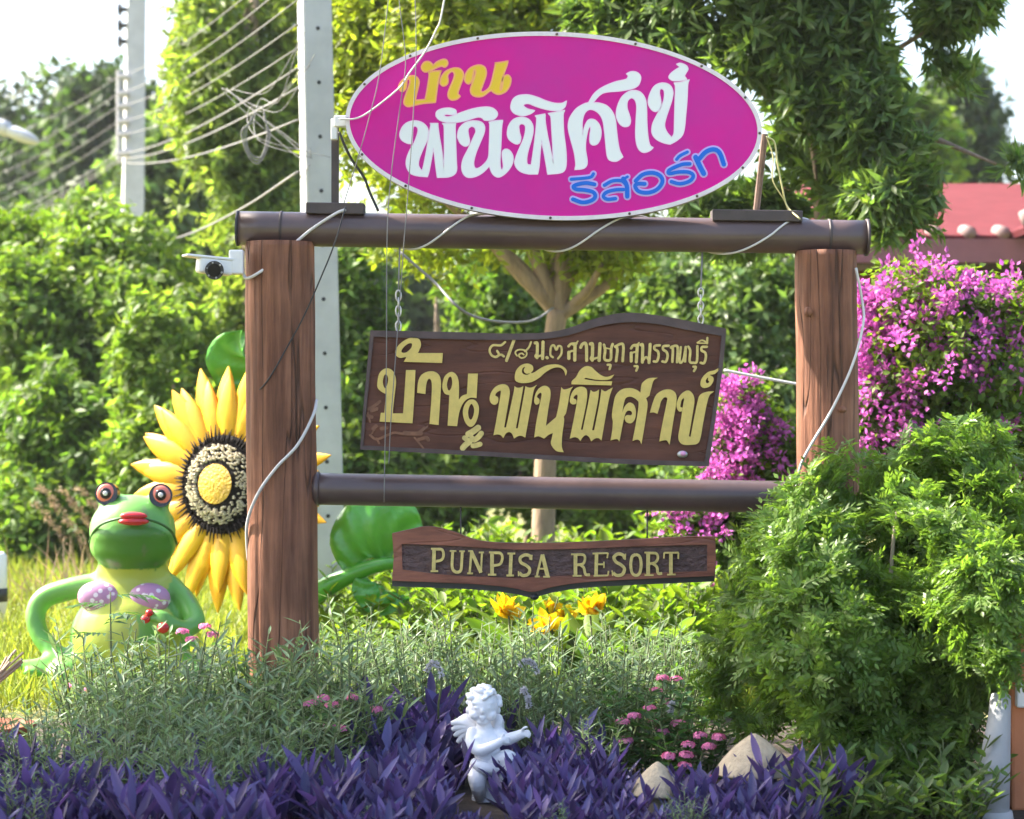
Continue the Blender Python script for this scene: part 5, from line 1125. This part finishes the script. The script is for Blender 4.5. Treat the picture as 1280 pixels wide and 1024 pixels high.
def leafy(h, r, n, L, Wd, mt, seed, up=.9):
    """clump of stems with leaves, centred on the origin"""
    V = []; parts = []; mb = MB()
    for k in range(n):
        a = rng.uniform(0, 6.28); rr_ = r * math.sqrt(rng.random()); hh = h * rng.uniform(.65, 1.1); b = np.array([rr_ * math.cos(a) * .5, rr_ * math.sin(a) * .5, 0]); t = np.array([rr_ * math.cos(a) * 1.2, rr_ * math.sin(a) * 1.2, hh])
        mb.add(*tube([Vector(b), Vector((b + t) / 2 + np.array([0, 0, .02])), Vector(t)], [.004, .003, .0015], 5)); m_ = max(5, int(hh / (L * .33)))
        for j in range(m_):
            f = .2 + .8 * (j + .5) / m_; p_ = b + (t - b) * f; an = j * 2.4 + k; dv = np.array([math.cos(an), math.sin(an), up * rng.uniform(.4, 1.3)])
            parts.append((p_, dv, L * rng.uniform(.7, 1.15) * (1 - .3 * (f > .9)), Wd * rng.uniform(.8, 1.15)))
    b = np.array([q[0] for q in parts]); dv = np.array([q[1] for q in parts]); Lq = np.array([q[2] for q in parts]); Wq = np.array([q[3] for q in parts])
    return b, dv, Lq, Wq, mb
def proto(name, label, cat, group, h, r, n, L, Wd, mt, sm, segs=4, curl=.5, fold=.22, up=.9, prof=None):
    b, dv, Lq, Wq, mb = leafy(h, r, n, L, Wd, mt, 0, up)
    e = empty(name, (0, 0, 0), label, cat, group)
    V, Q = blade_geo(b, dv, np.tile(np.array([[0, 0, 1.]]), (len(b), 1)) + rng.normal(size=b.shape) * .25, Lq, Wq, segs, curl * rng.uniform(.3, 1.4, len(b)), fold, prof)
    link_mesh('leaves', np_mesh('leaves', V, Q, True), mt, e); mb.build('stem', sm, e, True); return e
def scatter(protos, spots, jitter=.2, label=None):
    for i, (x, y, s) in enumerate(spots):
        k = i % len(protos); o = protos[k] if i < len(protos) else copy_tree(protos[k])
        o.location = (x, y, 0); o.rotation_euler = (rng.uniform(-.1, .1), rng.uniform(-.1, .1), rng.uniform(0, 6.28)); o.scale = (s, s, s * rng.uniform(1 - jitter, 1 + jitter))
# sunlit ground plants in the middle distance
pr = [proto('leafy_plant', 'bright green leafy plant in the sunlit ground behind the sign', 'plant', 'leafy plants behind the sign', .42, .22, 15, .085, .03, M['lv_lime'], M['stem']) for _ in range(3)]
sp = [(gx(rng.uniform(400, 900), Y), Y, rng.uniform(.6, 1.25)) for Y in rng.uniform(9.0, 13.5, 90)]
scatter(pr, sp)
pr = [proto('broad_leaf_plant', 'broad leaved plant rising below the hanging board', 'plant', 'broad leaved plants below the hanging board', .5, .18, 7, .15, .08, M['lv_mid'], M['stem'], curl=.8) for _ in range(2)]
scatter(pr, [(gx(px, Y), Y, s) for px, Y, s in ((710, 10.6, 1.1), (760, 10.2, 1.0), (640, 11, .9), (820, 10.8, .9), (560, 11.2, .9), (800, 8.9, .8), (700, 9.0, .7), (850, 8.6, .7))])
# yellow flowers
def yflower(px, py, Y, lab):
    c = P(px, py, Y); e = empty('yellow_flower_plant', (c.x, Y, 0), lab, 'flower', 'yellow flowers below the name board'); nn = 14
    for _ in range(2):
        cc = np.array(c) + rng.normal(size=3) * np.array([.02, .03, .03]); dd = rdir(nn); dd[:, 2] = np.abs(dd[:, 2]) * .8
        V, Q = blade_geo(np.tile(cc, (nn, 1)), dd, rdir(nn), .07 * rng.uniform(.8, 1.3, nn), .042, 4, .5, .2); link_mesh('flower_head', np_mesh('flower_head', V, Q, True), M['yflower'], e)
    m = MB(); m.add(*tube([(c.x + .02, Y, 0), c], [.006, .004], 6)); m.build('stem', M['stem'], e, True)
    b = np.stack([np.full(8, c.x), np.full(8, Y), rng.uniform(.05, c.z * .8, 8)], 1); dd = unit(np.stack([rng.normal(size=8), rng.normal(size=8), np.ones(8)], 1))
    V, Q = blade_geo(b, dd, rdir(8), .2, .06, 4, .5, .2); link_mesh('leaves', np_mesh('leaves', V, Q, True), M['lv_lime'], e)
for a in ((636, 770, 8.6, 'leftmost yellow flower below the name board'), (690, 786, 8.5, 'low yellow flower, middle of the row'), (684, 760, 8.9, 'tall yellow flower just below the board knob'), (738, 770, 8.6, 'rightmost yellow flower below the name board')): yflower(*a)

# ------------------------------------------------------------------ foreground bed
def sage(label, group): return proto('narrow_leaf_shrub', label, 'shrub', group, .40, .15, 15, .078, .0105, M['lv_sage'], M['stem'], segs=3, curl=.35, up=.75)
lab = 'grey green narrow leaved shrub in the bed behind the purple plants'
pr = [sage(lab, 'grey green narrow leaved shrubs') for _ in range(4)]
sp = []
for k in range(30):
    Y = rng.uniform(6.75, 7.25); sp.append((gx(rng.uniform(95, 440), Y), Y, rng.uniform(.62, 1.15)))
for k in range(24):
    Y = rng.uniform(7.45, 8.2); sp.append((gx(rng.uniform(410, 880), Y), Y, rng.uniform(.8, 1.1)))
sp += [(gx(px, Y), Y, s) for px, Y, s in ((60, 7.0, .75), (40, 6.6, .7), (90, 6.45, .8), (150, 6.3, .75), (190, 6.15, .7), (240, 6.45, .85), (290, 6.3, .75), (320, 6.25, .7), (365, 6.5, .85), (400, 6.65, .9), (100, 6.1, .5), (260, 5.9, .55), (280, 5.75, .4), (30, 5.9, .45), (700, 5.9, .3), (860, 6, .35), (470, 5.9, .35), (745, 6.7, .6), (130, 7.3, 1.0), (190, 7.3, 1.02), (235, 7.35, 1.05), (690, 7.1, .85), (730, 7.15, .9), (650, 7.2, .85), (770, 7.3, .9), (620, 7.25, .9), (700, 7.3, .95), (150, 6.6, .85), (210, 6.7, .9), (280, 6.65, .9), (250, 6.35, .8), (200, 6.5, .75), (330, 6.5, .8), (30, 6.2, .5), (410, 6.3, .6), (250, 6.05, .6), (130, 6.6, .85), (370, 7.2, 1.0), (330, 7.25, 1.05), (300, 7.2, .95), (420, 7.3, 1))]
scatter(pr, sp, .12)
pr = [proto('purple_heart_plant', 'purple leaved plant in the front of the bed', 'plant', 'purple leaved plants', .14, .12, 10, .110, .0225, M['lv_purple'], M['pstem'], segs=4, curl=.35, fold=.3, up=1.7) for _ in range(4)]
sp = []
for k in range(135):
    Y = rng.uniform(5.75, 6.8); px = rng.uniform(-30, 1010)
    if abs(px - 607) < 62:
        if Y > 6.15: continue
        sp.append((gx(px, Y), Y, rng.uniform(.4, .52))); continue
    if px > 740:
        if Y > 6.4 or (Y > 6.15 and (abs(px - 822) < 50 or abs(px - 943) < 60)): continue
        sp.append((gx(px, Y), Y, rng.uniform(.6, .85) if abs(px - 822) > 50 and abs(px - 943) > 60 else rng.uniform(.42, .55))); continue
    if px < 400 and Y > 6.2 and rng.random() < .7: continue
    sp.append((gx(px, Y), Y, rng.uniform(.75, 1.15)))
sp += [(gx(px, Y), Y, s) for px, Y, s in ((500, 7.2, 1.5), (535, 7.15, 1.4), (470, 7.1, 1.3), (570, 7.1, 1.35), (520, 6.95, 1.3), (550, 6.9, 1.2), (490, 6.9, 1.25), (450, 6.95, 1.2), (680, 6.85, 1.2), (715, 6.8, 1.2), (665, 6.7, .9), (430, 6.8, 1.1), (918, 6.2, .95), (965, 6.2, 1.0), (1003, 6.3, 1.2), (890, 6.2, .8), (700, 6.4, .9), (985, 6.1, .8), (935, 6.0, .6), (780, 6.25, .75), (800, 6.1, .6), (822, 6.05, .55), (845, 6.12, .6), (865, 6.25, .7), (880, 6.1, .7), (760, 6.1, .7), (740, 6.35, .9), (775, 6.45, .8), (872, 6.45, .75), (645, 6.1, .6), (620, 6.0, .45), (596, 6.0, .45), (572, 6.05, .55), (668, 6.3, .75), (950, 5.95, .6), (10, 6.6, 1.3), (-20, 6.7, 1.3), (530, 6.7, 1.0), (510, 6.6, 1.1))]
scatter(pr, sp, .15)
pr = [proto('low_dark_plant', 'low dark leafy plant in the shade under the big shrub', 'plant', 'low dark plants', .16, .15, 10, .06, .022, M['lv_dark'], M['stem']) for _ in range(3)]
scatter(pr, [(gx(rng.uniform(1010, 1200), Y), Y, rng.uniform(.7, 1.2)) for Y in rng.uniform(6.2, 7.2, 26)])
# pink flowering shrubs
def penta(label, px, Y, s, heads):
    e = empty('pink_flower_shrub', (gx(px, Y), Y, 0), label, 'flowering shrub', 'pink flowering shrubs in the bed')
    b, dv, Lq, Wq, mb = leafy(.27 * s, .16 * s, 16, .055, .024, None, 0, .5)
    b = b + np.array([gx(px, Y), Y, 0]); V, Q = blade_geo(b, dv, np.tile(np.array([[0, 0, 1.]]), (len(b), 1)), Lq, Wq, 3, .4, .2); link_mesh('leaves', np_mesh('leaves', V, Q, True), M['lv_penta'], e)
    mb.V = [(v[0] + gx(px, Y), v[1] + Y, v[2]) for v in mb.V]; mb.build('stem', M['stem'], e, True)
    for hx, hy, dyy in heads:
        c = np.array(P(hx, hy, Y - dyy)); nn = 46; dd = rdir(nn); dd[:, 2] = np.abs(dd[:, 2]); bs = c + dd * np.array([.021, .021, .011]); nv = unit(dd + rng.normal(size=(nn, 3)) * .2); parts = []
        for q in range(4):
            t = np.cross(nv, rdir(nn)); parts.append(leaf_geo(bs, unit(t), nv, .0085, .0075, .1, .1))
        V, Q = join(parts); link_mesh('flower_head', np_mesh('flower_head', V, Q), M['pink'], e)
penta('low pink flowering shrub behind the smaller stone cap', 860, 6.85, .85, [(836, 946, .1), (858, 944, .1), (856, 958, .12), (875, 920, 0), (898, 922, 0), (886, 934, .05), (860, 932, .06), (884, 974, .15), (770, 970, .12)])
penta('pink flowering shrub right of the cherub', 805, 7.0, 1.05, [(812, 886, 0), (779, 903, 0), (827, 915, .05), (817, 903, .0), (783, 926, .05), (793, 896, 0), (848, 905, .03)])
penta('pink flowering shrub by the left log post', 415, 6.85, 1.0, [(404, 874, 0), (415, 882, .02), (388, 880, 0), (428, 912, .05), (412, 908, .05), (470, 888, .0), (440, 872, -.02)])
penta('tall pink flowering shrub behind the right stone cap', 830, 7.5, 1.3, [(828, 848, 0), (820, 864, 0), (846, 850, 0), (836, 878, 0)])
penta('pink flowers on a shrub in front of the frog', 255, 7.6, 1.35, [(256, 784, 0), (266, 794, 0), (228, 790, 0), (240, 800, 0), (90, 858, 0), (110, 864, 0)])
# young pinnate plant in front of the frog
ep = empty('pinnate_seedling', (gx(138, 7.7), 7.7, 0), 'slender dark plant with feathery leaves in front of the frog', 'plant')
bs = []; ds = []
for k in range(13):
    z = P(0, 745 + 12 * k, 7.7).z; an = k * 2.6; bs.append((gx(138 + rng.uniform(-3, 3), 7.7), 7.7, z)); ds.append((math.cos(an), math.sin(an) * .6, .25))
V, Q = frond_geo(np.array(bs), np.array(ds), np.tile(np.array([[0, 0, 1.]]), (13, 1)), .15 * rng.uniform(.8, 1.2, 13), 15, .013); link_mesh('leaves', np_mesh('leaves', V, Q), M['lv_penta'], ep)
m = MB(); m.add(*stube([Vector((gx(142, 7.7), 7.7, 0)), P(139, 830, 7.7), P(138, 740, 7.7)], [.005, .004, .002], 6, 6)); m.build('stem', M['stem'], ep, True)
# drooping white flower spikes
def spike(lab, pts, Y):
    q = crom([tuple(P(x, y, Y)) for x, y in pts], 8); e = empty('white_flower_spike', (q[0][0], Y, 0), lab, 'flower', 'drooping white flower spikes')
    V = []; nn = 260; idx = rng.uniform(len(q) * .35, len(q) - 1.01, nn); lo = idx.astype(int); c = np.array(q)[lo] * (1 - (idx - lo))[:, None] + np.array(q)[lo + 1] * (idx - lo)[:, None]
    V, Q = leaf_geo(c, rdir(nn), rdir(nn), .013, .007); link_mesh('blossom', np_mesh('blossom', V, Q), M['wflower'], e)
    m = MB(); m.add(*tube([Vector((q[0][0], Y, 0))] + [Vector(v) for v in q], .0035, 6)); m.build('stem', M['stem'], e, True)
spike('curled white flower spike above the purple leaves left of the cherub', [(548, 880), (552, 855), (550, 836), (541, 829), (533, 838)], 7.05)
spike('white flower spike drooping to the right above the cherub arm', [(650, 860), (648, 840), (654, 828), (664, 828), (672, 840)], 7.2)
spike('short white flower spike close behind the cherub arm', [(650, 890), (651, 872), (655, 862), (660, 872), (661, 884)], 7.0)
spike('faint white flower spike in the middle of the grey shrubs', [(838, 905), (836, 890), (840, 880), (838, 895)], 7.05)

# ------------------------------------------------------------------ haze
m = MB(); m.add(*box((0, 32, 5.5), (80, 48, 6.5))); hm = bpy.data.materials.new('haze_air'); hm.use_nodes = True; t = hm.node_tree; t.nodes.clear()
pv = t.nodes.new('ShaderNodeVolumePrincipled'); pv.inputs['Color'].default_value = (.93, .95, 1, 1); pv.inputs['Density'].default_value = .0005; pv.inputs['Anisotropy'].default_value = .3
oo = t.nodes.new('ShaderNodeOutputMaterial'); t.links.new(pv.outputs[0], oo.inputs['Volume'])
tag(m.build('haze', hm), 'thin bright haze in the air', 'haze', kind='stuff')
